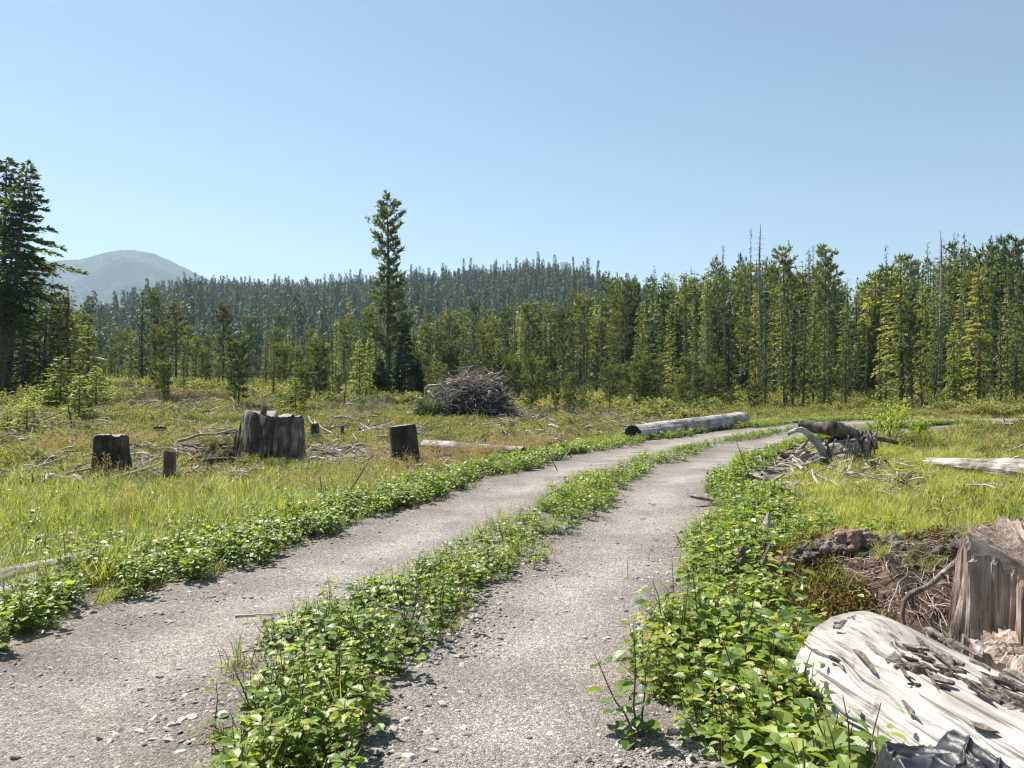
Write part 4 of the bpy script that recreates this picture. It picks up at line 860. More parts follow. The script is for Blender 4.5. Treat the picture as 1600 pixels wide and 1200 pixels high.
# ------------------------------------------------------------------ stumps
def stump(name, label, px, py, w, hp, mat, cutmat='cut', flute=.12, jag=.0, flare=.35, lean=(0, 0), seed=0, seg=72, nz=26, cut=True, dz=0, p=None, roots=5, topf=None, groove=.08):
    p = p or gp(px, py); r = w*.5*p.y/F; h = hp*p.y/F
    e = empty(name, (p.x, p.y, Hs(p.x, p.y)+dz), label, 'stump', None, (lean[1], lean[0], 0)); rs = np.random.RandomState(seed)
    th = np.arange(seg)*2*PI/seg; zz = np.linspace(0, 1, nz)**1.1; TH, ZZ = np.meshgrid(th, zz); c = np.cos(TH); s_ = np.sin(TH)
    fl = fbm(c.ravel()*1.5, s_.ravel()*1.5, 0, 1.4, 3, seed).reshape(TH.shape); fine = fbm(c.ravel()*r*6, s_.ravel()*r*6, ZZ.ravel()*h*1.2, 1.6, 4, seed+3).reshape(TH.shape)
    lob = .5+.5*np.cos(roots*TH+fl*2+seed); top = 1+jag*fbm(np.cos(th)*2.2, np.sin(th)*2.2, 0, 1.6, 4, seed+7) if topf is None else topf(th)
    Rr = r*(1+flute*fl+flare*(1-ZZ)**3*lob+.06*fine*(1+jag)-groove*np.abs(fbm((c*2.2).ravel(), (s_*2.2).ravel(), (ZZ*h*.7).ravel(), 1.2, 3, seed+9)).reshape(TH.shape)-.35*groove*np.abs(fbm((c*9).ravel(), (s_*9).ravel(), (ZZ*h*.9).ravel(), 1.2, 4, seed+11)).reshape(TH.shape))
    Rr = Rr*(1-.10*ZZ-.05*(ZZ > .97))
    Z = -.25+(h*np.clip(top, .15, 3)[None]+.25)*ZZ
    mb = MB(); V = np.stack([Rr*c, Rr*s_, Z], -1).reshape(-1, 3); i = np.arange(nz-1)[:, None]*seg; j = np.arange(seg)[None]; k = (j+1) % seg
    mb.add(V, None, np.stack([i+j, i+k, i+seg+k, i+seg+j], -1).reshape(-1, 4)); mb.obj('trunk', MT[mat], e, groove < .3)
    # top face: rings of vertices inward
    mt = MB(); nr = 10; Vt = []
    for q in range(nr+1):
        f = 1-q/nr; zt = h*np.clip(top, .15, 3)*(f**.6 if jag or topf else 1)+(h*(np.mean(top)-(.18 if jag or topf else 0)))*(1-(f**.6 if jag or topf else 1))
        x_ = Rr[-1]*np.cos(th)*f; y_ = Rr[-1]*np.sin(th)*f
        Vt.append(np.stack([x_, y_, zt+.006*fbm(x_, y_, 0, 30., 3, seed)+(jag*h*.22*fbm(x_, y_, 0, 9., 3, seed+1) if q else 0)], 1))
    i = np.arange(nr)[:, None]*seg; mt.add(np.concatenate(Vt), None, np.stack([i+j, i+k, i+seg+k, i+seg+j], -1).reshape(-1, 4)); mt.obj('cut_face', MT[cutmat], e, False)
    return e, r, h
e, r, h = stump('tree_stump', 'dark flat topped stump in the left meadow, widest at its foot', 172, 748, 56, 68, 'darkstump', 'greycut', .22, .05, .6, seed=3)
e, r, h = stump('tree_stump', 'narrow grey brown post like stump right of the dark flat topped one', 265, 762, 20, 57, 'greystump', 'cut', .12, .05, .25, seed=5)
e, r, h = stump('tree_stump', 'dark red brown stump leaning to the left beside the long fallen log', 637, 746, 46, 82, 'darkstump', 'greycut', .22, .0, .22, lean=(-.11, 0), seed=9)
# the big broken stump: two halves with a splinter between
def btop(th):
    x = np.cos(th); return 1.0+.09*(x < -.1)-.30*np.exp(-((x+.12)/.10)**2)*(np.sin(th) < .4)-.06*fbm(np.cos(th)*2, np.sin(th)*2, 0, 1.5, 3, 44)
e, r, h = stump('broken_stump', 'largest stump of the meadow, grey and split in two with a splinter on top', 426, 734, 96, 85, 'greystump', 'greycut', .20, .0, .16, seed=14, seg=140, topf=btop, roots=6)
mb = MB(); tube(mb, [(-.15, -.1, h*.9), (-.16, -.1, h*1.03), (-.14, -.09, h*1.17), (-.17, -.08, h*1.24)], [.075, .07, .06, .015], 7, .5, True, .4, 3); mb.obj('splinter', MT['greystump'], e)
mb = MB()
for i in range(26):
    a = random.uniform(-2.9, -.3); l = random.uniform(.3, 1.1)*h; z0 = random.uniform(-.1, .35)*h; rr = r*random.uniform(1.0, 1.1); x0 = math.cos(a)*rr*1.03; y0 = math.sin(a)*rr*1.03
    tube(mb, wig((x0*1.08, y0*1.08, z0), (x0*.99+random.uniform(-.06, .06), y0*.99, z0+l*.75), 6, .05, i), [.03, .045, .04, .035, .025, .008], 5, random.random(), True, .35, i)
mb.obj('buttress', MT['greystump'], e)
for i, (px, py, w, hp, mt_, lab) in enumerate(((492, 688, 15, 26, 'greystump', 'small grey stump just right of the largest broken stump'), (535, 690, 6, 24, 'greystump', 'thin short post stump right of the largest broken stump'),
      (565, 682, 12, 13, 'darkstump', 'very small stump between the broken stump and the leaning one'), (250, 684, 20, 18, 'darkstump', 'rounded dark stump behind the flat topped one'),
      (1287, 742, 17, 27, 'darkstump', 'short mossy stump with pale top in front of the overturned roots'), (1362, 752, 13, 32, 'greystump', 'short grey post stump right of the short mossy one'),
      (930, 700, 6, 9, 'greystump', 'tiny grey stump beside the near end of the silver log'), (1575, 678, 14, 16, 'darkstump', 'small black stump beside the far gravel at the right'))):
    stump('tree_stump', lab, px, py, w, hp, mt_, 'cut', .15, .08, .25, seed=30+i, seg=36, nz=12)

# ------------------------------------------------------------------ logs
def log(name, label, a, b, r0, r1, mat, cut='greycut', seg=44, n=90, rough=.10, bend=.0, knots=4, seed=0, flat=1., ends=True, cracks=0):
    a = Vector(a); b = Vector(b); L = (b-a).length; d = (b-a)/L
    e = empty(name, a, label, 'log'); e.rotation_euler = d.to_track_quat('X', 'Z').to_euler(); t = np.linspace(0, 1, n); th = np.arange(seg)*2*PI/seg
    TT, TH = np.meshgrid(t, th, indexing='ij'); c = np.cos(TH); s_ = np.sin(TH); X = TT*L; r = r0+(r1-r0)*TT; rs = np.random.RandomState(seed)
    g = fbm(X.ravel()*.5, c.ravel()*1.4, s_.ravel()*1.4, 1.5, 4, seed).reshape(X.shape); gr = fbm(X.ravel()*.8, c.ravel()*5, s_.ravel()*5, 1.6, 3, seed+1).reshape(X.shape)
    r = r*(1+rough*g+rough*.35*gr)
    for _ in range(knots):
        kt = rs.uniform(.08, .92)*L; ka = rs.uniform(0, 6.28); dx = (X-kt)/(r0*.45); da = np.angle(np.exp(1j*(TH-ka)))/.35; r = r*(1+.16*np.exp(-dx*dx-da*da))
    for _ in range(cracks):
        ka = rs.uniform(0, PI*1.1); kt = rs.uniform(-.1, .9); kl = rs.uniform(.08, .5); wn = rs.uniform(.006, .02); dp = rs.uniform(.008, .03)
        da = np.angle(np.exp(1j*(TH-ka-.06*np.sin(X*6+ka*9)-.03*np.sin(X*19)))); r = r-dp*np.exp(-(da/wn)**2)*sst(0, .3, (TT-kt)/kl)*sst(1, .6, (TT-kt)/kl)
    oy = bend*L*np.sin(TT*PI); V = np.stack([X, r*c, r*s_*flat+oy], -1); j = np.arange(seg)[None]; k = (j+1) % seg; i = np.arange(n-1)[:, None]*seg
    mb = MB(); mb.add(V.reshape(-1, 3), None, np.stack([i+j, i+k, i+seg+k, i+seg+j], -1).reshape(-1, 4)); mb.obj('trunk', MT[mat], e, True)
    for q, sg in ((0, -1), (n-1, 1)):
        me = MB(); nr = 7; ring = V[q]; cen = ring.mean(0); vs = []
        for f in np.linspace(1, 0, nr): P = cen+(ring-cen)*f; P[:, 0] += -sg*.03*(1-f)+rs.normal(0, .006, seg)*(f < 1); vs.append(P)
        ii = np.arange(nr-1)[:, None]*seg; Q = np.stack([ii+j, ii+k, ii+seg+k, ii+seg+j], -1).reshape(-1, 4); me.add(np.concatenate(vs), None, Q if sg > 0 else Q[:, ::-1])
        oo = me.obj('cut_end', MT[cut], e, False)
    return e, L
def glog(name, label, pa, pb, r0, r1, mat, sink=.15, **kw):
    a = gp(*pa); b = gp(*pb); a.z += r0*(1-sink); b.z += r1*(1-sink); return log(name, label, a, b, r0, r1, mat, **kw)
# long silver log beyond the road
a = gp(989, 690); b = gp(1158, 668); a.z = Hs(a.x, a.y)+.20; b.z = EYE+(600-655.5)/F*b.y
e, L = log('silver_log', 'long silver grey log beyond the road with a black hollow left end', a, b, .26, .29, 'silver', 'darkcut', rough=.09, knots=3, seed=2, n=120)
mb = MB(); q = np.linspace(0, 1, 9); tube(mb, np.stack([L*(.985+q*.0), q*0+.0, q*.05], 1)+np.stack([q*.22, q*.02, .17+q*.01], 1), np.linspace(.055, .008, 9), 6, .5, True, .4, 2); mb.obj('splinter', MT['greylog'], e)
a = gp(1160, 668); b = gp(1208, 662); log('fallen_log', 'thin pale log lying right behind the long silver log', a+Vector((0, .3, .10)), b+Vector((0, .5, .12)), .06, .07, 'silver', seg=16, n=20, seed=5)
glog('fallen_log', 'long pale fallen log lying from the leaning stump to the right', (664, 718), (818, 722), .13, .09, 'greylog', sink=-1.5, rough=.22, knots=8, seed=6, seg=28)
glog('half_buried_log', 'half buried grey lichen covered log at the left edge of the road', (-45, 972), (165, 893), .21, .15, 'greylog', sink=.55, rough=.35, knots=9, seed=7)
glog('split_log', 'large weathered split log lying in the grass at the right edge', (1452, 738), (1640, 772), .14, .26, 'greylog', sink=-.35, rough=.4, knots=6, seed=8, flat=.7)
glog('split_log', 'lower slab of weathered wood in front of the large split log', (1480, 756), (1640, 790), .06, .11, 'greylog', sink=-.4, rough=.4, knots=3, seed=9, flat=.6)
glog('fallen_log', 'short dark log piece left of the flat topped stump', (76, 684), (104, 688), .10, .09, 'darkstump', sink=.1, seed=10, seg=20, n=20, rough=.2)
glog('log_chunk', 'short grey log chunk behind the flat topped stump, left one of a pair', (152, 672), (164, 668), .11, .10, 'greystump', sink=.1, seed=11, seg=20, n=16, rough=.25)
glog('log_chunk', 'short dark log chunk behind the flat topped stump, right one of a pair', (168, 677), (186, 671), .13, .12, 'darkstump', sink=.1, seed=12, seg=20, n=16, rough=.25)
glog('fallen_log', 'bleached fallen log running right from the broken stump', (486, 728), (575, 722), .055, .05, 'silver', sink=-.3, seed=13, seg=18, n=40, rough=.3)
glog('fallen_log', 'short brown log leaning on the debris left of the broken stump', (318, 730), (342, 722), .12, .1, 'greystump', sink=-.4, seed=14, seg=20, n=20, rough=.2)
glog('fallen_log', 'dark log end poking out below the broken stump', (352, 716), (372, 742), .09, .1, 'darkstump', sink=0, seed=15, seg=20, n=20, rough=.2)
glog('fallen_log', 'pale broken log on the far left meadow', (215, 634), (262, 632), .14, .12, 'greylog', sink=0, seed=16, seg=18, n=30, rough=.3)
glog('fallen_log', 'low dark log beside the narrow post like stump', (215, 742), (256, 744), .05, .06, 'greystump', sink=-.8, seed=17, seg=16, n=24, rough=.25)

# the great sawn log in front
p0 = Vector((1.60, 3.72, .20)); p1 = Vector((2.02, 1.75, .10))
e, L = log('sawn_log', 'great silver white sawn log lying at the front with flaking bark on top', p0, p1, .345, .37, 'silver', 'cut', 520, 130, .05, 0, 5, seed=21, cracks=70)
mb = MB(); n1, n2 = 300, 80; tt = np.linspace(.04, .95, n1); kk = np.linspace(-1, 1, n2); TT, KK = np.meshgrid(tt, kk, indexing='ij')
cen = 2.05-.62*TT+.25*fbm((TT*5).ravel(), TT.ravel()*0, 0, 1, 3, 77).reshape(TT.shape); wdt = .20+.34*fbm((TT*7).ravel(), TT.ravel()*0+3, 0, 1, 3, 78).reshape(TT.shape); TH = cen+wdt*KK
nz_ = fbm((TT*L*12).ravel(), (TH*5).ravel(), 0, 1.7, 5, 79).reshape(TT.shape); rr = (.352+.025*TT)+np.where(np.abs(KK) > .97, -.03, .004+.045*nz_-.03*KK**4)
TH = TH+.08*nz_; V = np.stack([TT*L, rr*np.cos(TH), rr*np.sin(TH)], -1); i = np.arange(n1-1)[:, None]*n2; j = np.arange(n2-1)[None]
mb.add(V.reshape(-1, 3), None, np.stack([i+j, i+j+1, i+n2+j+1, i+n2+j], -1).reshape(-1, 4)); mb.obj('bark', MT['bark'], e)
mb = MB()
for i in range(150):
    tq = random.uniform(.05, .93); th = 2.05-.62*tq+random.gauss(0, .2); l = random.uniform(.012, .055); w_ = l*random.uniform(.10, .22); a = random.gauss(0, .25); rq = .356+.025*tq+random.uniform(0, .02); n_ = 8
    an = np.arange(n_)*2*PI/n_; ra = 1+.3*RS.normal(0, 1, n_); lx = l*ra*np.cos(an); ly = w_*ra*np.sin(an); px_ = tq*L+lx*math.cos(a)-ly*math.sin(a); t_ = th+(lx*math.sin(a)+ly*math.cos(a))/.37; r_ = rq+RS.normal(0, .003, n_)+random.gauss(0, .5)*ly+.12*lx*random.gauss(0, 1)
    top = np.stack([px_, r_*np.cos(t_), r_*np.sin(t_)], 1); r2 = r_-.012; bot = np.stack([px_, r2*np.cos(t_), r2*np.sin(t_)], 1); ctr = top.mean(0)[None]
    mb.add(np.concatenate([top, bot, ctr]), [(16, q, (q+1) % 8) for q in range(8)], [(q, q+8, (q+1) % 8+8, (q+1) % 8) for q in range(8)])
tag(mb.obj('bark_flakes', MT['bark'], e), kind='stuff')
for i in range(9):
    mb = MB(); th = random.uniform(.9, 2.4); t0 = random.uniform(.1, .8)*L; l = random.uniform(.06, .25); rr = .37
    P = [(t0+l*q, rr*math.cos(th+.1*q)+0, rr*math.sin(th+.1*q)+.012*math.sin(q*3)) for q in np.linspace(0, 1, 6)]
    tube(mb, P, [.004, .012, .014, .012, .01, .003], 6, .5, True, .5, i); mb.obj('bark_flake', MT['bark'], e)
glog('broken_slab', 'broken brown slab of wood lying against the great sawn log', (1222, 1020), (1330, 1085), .075, .05, 'tanstump', sink=-.3, rough=.4, seed=23, seg=24, n=50, flat=.6, knots=2)
# black plastic sheet
mb = MB(); n1, n2 = 220, 160; U, Wv = np.meshgrid(np.linspace(-1, 1, n1), np.linspace(-1, 1, n2), indexing='ij')
cx, cy = 1.36, 2.42; X = cx+U*.30; Y = cy+Wv*.24
f1 = fbm((U*1.2).ravel(), (Wv*.9).ravel(), 0, 1.3, 3, 91).reshape(U.shape); ridge = 1-np.abs(fbm((U*1.6+Wv*.6).ravel(), (Wv*.5).ravel(), 2, 1.2, 2, 92)).reshape(U.shape)
fold = 1-np.abs(fbm((U*1.5+Wv).ravel(), (Wv*.8-U*.4).ravel(), 5, 1.0, 2, 93)).reshape(U.shape); Z = .31*np.minimum(1, 1.5*(1-U**2))*np.minimum(1, 1.6*(1-Wv**4))*(1+.2*Wv)-.12*sst(.1, .9, U)+.03*f1+.05*(ridge**3-.4)+.05*(fold**4-.4)+.014*(1-np.abs(np.sin(4.2*U+2.4*Wv+3*f1)))**5+.014*(1-np.abs(np.sin(2.3*U-5.1*Wv+4*f1+1)))**6+.006*(1-np.abs(np.sin(9*U+1.5*Wv+6*f1)))**4+.09*sst(-.2, -.9, U+.4*Wv)*0+.03; Z = Z*(1-.9*np.maximum(np.abs(U), np.abs(Wv))**8)+.06; X = X+.03*f1; Y = Y-.1*U*U
i = np.arange(n1-1)[:, None]*n2; j = np.arange(n2-1)[None]; mb.add(np.stack([X, Y, Z+.02], -1).reshape(-1, 3), None, np.stack([i+j, i+n2+j, i+n2+j+1, i+j+1], -1).reshape(-1, 4))
m, t, N, L_ = M('black_plastic'); p = N('ShaderNodeBsdfPrincipled', i_Roughness=.48); p.inputs['Base Color'].default_value = (.009, .0095, .011, 1); p.inputs['Specular IOR Level'].default_value = .7
tc = N('ShaderNodeTexCoord'); nz = N('ShaderNodeTexNoise', i_Scale=22., i_Detail=6.); L_(tc.outputs['Object'], nz.inputs[0]); b = N('ShaderNodeBump', i_Strength=.6, i_Distance=.012); L_(nz.outputs[0], b.inputs['Height']); L_(b.outputs[0], p.inputs['Normal'])
o_ = N('ShaderNodeOutputMaterial'); L_(p.outputs[0], o_.inputs[0]); tag(mb.obj('plastic_sheet', m, None, True), 'crumpled black plastic sheet lying against the great sawn log', 'plastic sheet')

# the tall two level stump at the right
P = Vector((3.16, 4.75, 0)); zb = Hs(P.x, P.y)
def rt_top(th): return 1+.19*np.cos(th-1.7)+.13*fbm(np.cos(th)*7, np.sin(th)*7, 0, 2, 3, 55)-.22*np.exp(-((np.angle(np.exp(1j*(th+1.2))))/.5)**2)+.05*fbm(np.cos(th)*2, np.sin(th)*2, 0, 2, 3, 51)
e, r, h = stump('sawn_stump', 'tall pale sawn stump at the right edge with a stepped cut and torn wood', 0, 0, 225, 250, 'tanstump', 'splitface', .34, 0, .35, seed=52, seg=260, nz=70, groove=.40, p=P, topf=rt_top, roots=5)
mb = MB(); seg = 90; th = np.arange(seg)*2*PI/seg       # lower block standing before it, cut at knee height
def block(cx, cy, r, z0, z1, tilt, seed, nm, mat, cm):
    nz = 26; TH, ZZ = np.meshgrid(th, np.linspace(0, 1, nz)); c = np.cos(TH); s_ = np.sin(TH); fl = fbm(c.ravel(), s_.ravel(), 0, 1.7, 4, seed).reshape(TH.shape)
    gr = fbm((c*5).ravel(), (s_*5).ravel(), (ZZ*.8).ravel(), 1.5, 3, seed+2).reshape(TH.shape)
    gv = np.abs(fbm((TH*0+c*9).ravel(), (s_*9).ravel(), (ZZ*.5).ravel(), 1.2, 3, seed+8)).reshape(TH.shape); Rr = r*(1+.28*fl+.10*gr-.22*gv+.25*(1-ZZ)**2); Zt = z1+tilt[0]*c*r+tilt[1]*s_*r+.09*gr+.10*fl; Z = z0+(Zt-z0)*ZZ; V = np.stack([cx+Rr*c, cy+Rr*s_, Z], -1); i = np.arange(nz-1)[:, None]*seg; j = np.arange(seg)[None]; k = (j+1) % seg
    q = MB(); q.add(V.reshape(-1, 3), None, np.stack([i+j, i+k, i+seg+k, i+seg+j], -1).reshape(-1, 4)); q.obj(nm, MT[mat], e, False)
    q = MB(); cen = V[-1].mean(0); vs = []
    for f in np.linspace(1, 0, 30):
        A = cen+(V[-1]-cen)*f; A[:, 2] += .11*fbm(A[:, 0]*1.8, A[:, 1]*.8, 0, 7., 5, seed+5)*(f < 1)*min(1, (1-f)*6); vs.append(A)
    i = np.arange(29)[:, None]*seg; q.add(np.concatenate(vs), None, np.stack([i+j, i+k, i+seg+k, i+seg+j], -1).reshape(-1, 4)); q.obj('cut_face', MT[cm], e, False)
block(-.27, -.38, .34, -.25, .50, (.02, .22), 61, 'buttress', 'tanstump', 'splitface')
for i in range(85):                                     # torn splinters and roots of the stump
    mb = MB(); a = random.uniform(-3.0, -.4); rr = .37*random.uniform(.9, 1.15); l = random.uniform(.12, .45); z0 = random.uniform(-.1, .35)
    x0 = math.cos(a)*rr-.2; y0 = math.sin(a)*rr-.32
    tube(mb, wig((x0*1.05, y0, z0), (x0+random.uniform(-.14, .10), y0+random.uniform(-.05, .15), z0+l*.8), 7, .09, i), np.array([.008, .018, .022, .02, .016, .010, .002])*random.uniform(.5, 1.8), 6, random.random(), True, .3, i); mb.obj('splinter', MT['tanstump'], e)
# ------------------------------------------------------------------ root bank behind the great log
bank = empty('root_bank', (2.9, 5.9, 0), 'mossy bank of dark soil and torn roots behind the great sawn log', 'root mound')
RX = np.array([1.7, 1.95, 2.1, 2.35, 2.6, 2.82, 3.0, 3.15, 3.35, 3.7, 4.2, 4.8]); RZ = np.array([-.02, .06, .11, .20, .27, .36, .27, .33, .34, .42, .52, .5])
def bankz(x, y):
    yr = 6.55-.25*sst(3, 4.2, x); f = sst(4.85, 6.45, y+.12*fbm(x, y, 0, 1.4, 3, 55)); bk = 1-sst(0, 1.1, y-yr)
    top = np.interp(x, RX, RZ)+.16*fbm(x, y, 0, 2.8, 4, 56); return -.42+(top+.42)*np.minimum(f**.75, bk)+.05*fbm(x, y, 0, 6., 4, 57)
X, Y = np.meshgrid(np.linspace(1.65, 4.9, 190), np.linspace(4.6, 7.8, 170), indexing='ij'); xr = X.ravel(); yr_ = Y.ravel(); Z = bankz(xr, yr_)
edge = np.minimum(np.minimum(X-1.65, 4.9-X), np.minimum(Y-4.6, 7.8-Y)).ravel(); Z = np.where(edge < .25, Z-(.25-edge)*1.2, Z)
mb = MB(); n = 170; i = np.arange(189)[:, None]*n; j = np.arange(n-1)[None]; V = np.stack([xr-2.9, yr_-5.9, Z], 1); mb.add(V, None, np.stack([i+j, i+n+j, i+n+j+1, i+j+1], -1).reshape(-1, 4)); mb.obj('soil', MT['soil'], bank, True)
rs = np.random.RandomState(5)
def bz(x, y): return float(bankz(np.array([x]), np.array([y]))[0])
for k in range(95):
    right = rs.uniform() < .72
    x = rs.uniform(2.85, 4.1) if right else rs.uniform(1.9, 3.1); y = rs.uniform(5.0, 6.9); l = rs.uniform(.18, .75); a = rs.normal(.6, 1.1) if right else rs.uniform(0, 6.28)
    x1 = x+math.cos(a)*l; y1 = y+math.sin(a)*l; P = wig((x, y, bz(x, y)-.02), (x1, y1, bz(x1, y1)+rs.uniform(0, .07)), 9, .16, k); P[1:-1, 2] = np.maximum(P[1:-1, 2], bankz(P[1:-1, 0], P[1:-1, 1])-.01); P -= [2.9, 5.9, 0]
    mb = MB(); tube(mb, P, np.linspace(1, .25, 9)*rs.uniform(.004, .014), 5, rs.uniform(.2, 1)); mb.obj('root', MT['root'], bank, True)
for k, (px, py, d, px2, py2, r) in enumerate(((1335, 835, 6.5, 1350, 905, .10), (1300, 850, 6.6, 1235, 880, .075), (1352, 836, 6.5, 1372, 890, .07), (1397, 848, 6.3, 1400, 890, .075), (1385, 843, 6.4, 1360, 858, .03), (1405, 868, 6.2, 1455, 880, .05),
                      (1232, 874, 6.7, 1180, 900, .07), (1440, 870, 6.1, 1520, 835, .05), (1320, 842, 6.5, 1290, 890, .08), (1345, 870, 6.3, 1390, 930, .06))):
    a = at(px, py, d); b = at(px2, py2, d-.1); mb = MB(); P = wig((b.x, b.y, b.z-.05), (a.x, a.y, a.z), 16, .10, k+90); P -= [2.9, 5.9, 0]
    tube(mb, P, (.8+.3*(k % 2))*r*np.linspace(1.0, .4, 16)*(1+.4*fbm(np.arange(16)*.6, np.zeros(16), 0, 1, 2, k)), 14, .75, True, .75, k); mb.obj('root_knob', MT['greylog' if k % 4 == 1 else 'greystump'], bank, False)
for k, (px, py, r) in enumerate(((1180, 905, .10), (1225, 885, .09), (1262, 872, .11), (1300, 858, .10), (1330, 848, .13), (1352, 845, .09), (1392, 858, .11), (1425, 868, .08), (1455, 862, .09), (1240, 905, .09), (1350, 895, .10), (1405, 890, .09))):
    a = at(px, py, 6.35); V, T = ico(4); V = V*(1+.75*fbm(V[:, 0]+k*5, V[:, 1], V[:, 2]*.6, 1.9, 5, k)[:, None])*np.array([1.2, .9, .8])*r; V = V+np.array([a.x-2.9, a.y-5.9, min(a.z, bz(a.x, a.y)+.06)]); mb = MB(); mb.add(V, T); mb.obj('root_lump', MT[('greystump', 'root', 'greystump')[k % 3]], bank, False)
# curved prominent root
mb = MB(); P = [at(1412, 985, 5.3), at(1410, 950, 5.35), at(1420, 930, 5.4), at(1450, 915, 5.5), at(1480, 890, 5.6), at(1530, 850, 5.7)]; P = smooth_poly(np.array([tuple(v) for v in P]), 5)-[2.9, 5.9, 0]
tube(mb, P, np.linspace(.016, .022, len(P)), 8, .6, True, .3, 3); mb.obj('root', MT['greystump'], bank, True)
mb = MB()
for k in range(2600):
    x = rs.uniform(1.8, 4.3); y = rs.uniform(4.95, 7.1)
    if x < 2.7 and rs.uniform() < .6: continue
    l = rs.uniform(.08, .4); a = rs.uniform(0, 6.28); x1 = x+math.cos(a)*l; y1 = y+math.sin(a)*l; P = wig((x, y, bz(x, y)-.01), (x1, y1, bz(x1, y1)+rs.uniform(0, .08)), 6, .22, k)-[2.9, 5.9, 0]
    tube(mb, P, np.linspace(1, .3, 6)*rs.uniform(.0015, .006), 4, rs.uniform(0, 1.1), False)
tag(mb.obj('rootlets', MT['root'], bank, True), kind='stuff')
mv = MB(); k = 15000; x = rs.uniform(1.75, 3.5, k); y = rs.uniform(4.85, 7.0, k); m = fbm(x, y, 0, 1.6, 3, 58)+.35*(x < 2.9)-.15 > .05; x = x[m]; y = y[m]; k = len(x); B = np.stack([x-2.9, y-5.9, bankz(x, y)], 1)
for q in range(4): cards(mv, B+rs.normal(0, .02, (k, 3)), nrm(rs.normal(0, 1, (k, 3))+[0, -.3, .6]), nrm(rs.normal(0, 1, (k, 3))), .035, .018, np.clip(rs.normal(.5, .25, k), 0, 1))
tag(mv.obj('moss', MT['moss'], bank), kind='stuff')
x = rs.uniform(1.9, 4.3, 150); y = rs.uniform(5.9, 7.5, 150)
scatter('bank_grass', np.stack([x, y, bankz(x, y)], 1), rots(150, .3), scls(150, .25, .5), RS.randint(0, 4, 150), G1, 'sparse grass and sprouts growing on the root bank', 'grass')
for px, py, d, lab in ((1425, 885, 6.0, 'bright green sprout growing on the root bank, left of two'), (1490, 905, 5.4, 'bright yellow green sprout beside the tall pale sawn stump'), (1350, 920, 5.7, 'grassy green sprout low on the mossy bank')):
    p = at(px, py, d); a, b = seedling(px, .13, 14, .05, .08, 3); e = empty('alder_sapling', (p.x, p.y, bz(p.x, p.y)), lab, 'sapling'); a.obj('stem', MT['stem'], e); b.obj('leaves', MT['alder'], e)

# white upright splinter and hooked root at the left end of the bank
p = gp(1196, 868); e = empty('wood_splinter', p, 'bleached upright splinter of wood at the left end of the root bank', 'wood'); hh = 68*p.y/F
for dx, h_, r_ in ((0, 1., .055), (.045, .82, .03), (-.03, .7, .03)):
    mb = MB(); tube(mb, [(dx, 0, -.1), (dx-.01, 0, hh*.3*h_), (dx+.012, 0, hh*.6*h_), (dx+.02, 0, hh*.85*h_), (dx+.03, 0, hh*h_)], [r_, r_*1.15, r_*.9, r_*.5, .004], 9, .5, True, .35, 2); mb.obj('splinter', MT['white'], e)
p = gp(1168, 930); mb = MB(); P = smooth_poly(np.array([(0, 0, -.1), (0, 0, .12), (-.04, 0, .24), (-.05, 0, .33), (.0, .02, .36)]), 5); tube(mb, P, np.linspace(.06, .022, len(P)), 10, .4, True, .4, 6)
P = smooth_poly(np.array([(0, 0, .15), (.10, 0, .22), (.17, .05, .33), (.19, .05, .37)]), 5); tube(mb, P, np.linspace(.03, .010, len(P)), 8, .4, True, .4, 6); o = mb.obj('hooked_root', MT['greystump'], None); o.location = p; tag(o, 'dark hooked root poking up at the left end of the root bank', 'root')

# ------------------------------------------------------------------ overturned roots right of the bend
g = gp(1300, 735); D0 = g.y
def wp(px, py, dd=0): v = at(px, py, D0+dd); return v
def limb(e, name, pts, r0, r1, mat='greystump', n=6, seg=14, rough=.35, sd=0, tint=.5):
    P = smooth_poly(np.array([tuple(wp(*q)-e.location) for q in pts]), n); mb = MB(); tube(mb, P, np.linspace(r0, r1, len(P)), seg, tint, True, rough, sd); return mb.obj(name, MT[mat], e, rough < .4)
e = empty('overturned_roots', (g.x, D0, Hs(g.x, D0)), 'overturned grey roots with a curved arm reaching over the gravel', 'root mound')
limb(e, 'root_arm', [(1292, 726, .1), (1286, 706, .05), (1272, 688, 0), (1256, 673, -.05), (1243, 672, -.1), (1231, 679, -.1)], .085, .035, 'silver', sd=1)
limb(e, 'root_base', [(1228, 735, -.1), (1255, 722, 0), (1285, 712, .1), (1310, 705, .2), (1335, 700, .3)], .10, .20, 'greylog', rough=.5, sd=2)
limb(e, 'root_base', [(1262, 742, -.2), (1290, 728, -.1), (1325, 712, .1)], .10, .13, 'greylog', rough=.5, sd=3)
for k, q in enumerate(([(1297, 722, 0), (1294, 700, -.05), (1288, 688, -.1)], [(1298, 715, 0), (1300, 700, -.05), (1306, 686, 0)], [(1318, 708, 0), (1324, 692, 0), (1326, 680, 0)], [(1326, 712, 0), (1333, 704, 0), (1336, 692, 0)], [(1240, 738, 0), (1225, 742, 0), (1205, 748, 0)])):
    limb(e, 'root', q, .05 if k == 0 else .02, .012, 'greystump', sd=10+k, seg=8)
e = empty('fallen_log', wp(1240, 664, .9), 'dark log propped over the overturned roots, left one of a pair', 'log')
limb(e, 'trunk', [(1247, 665, 1.1), (1270, 667, 1.0), (1300, 672, .9), (1325, 680, .8)], .12, .13, 'greystump', rough=.25, sd=20)
limb(e, 'branch_stub', [(1262, 664, 1.2), (1268, 661, 1.2), (1274, 664, 1.2)], .07, .06, 'darkstump', rough=.3, sd=22, n=3)
e = empty('fallen_log', wp(1300, 664, .6), 'dark log on the overturned roots ending in a root ball, right of a pair', 'log')
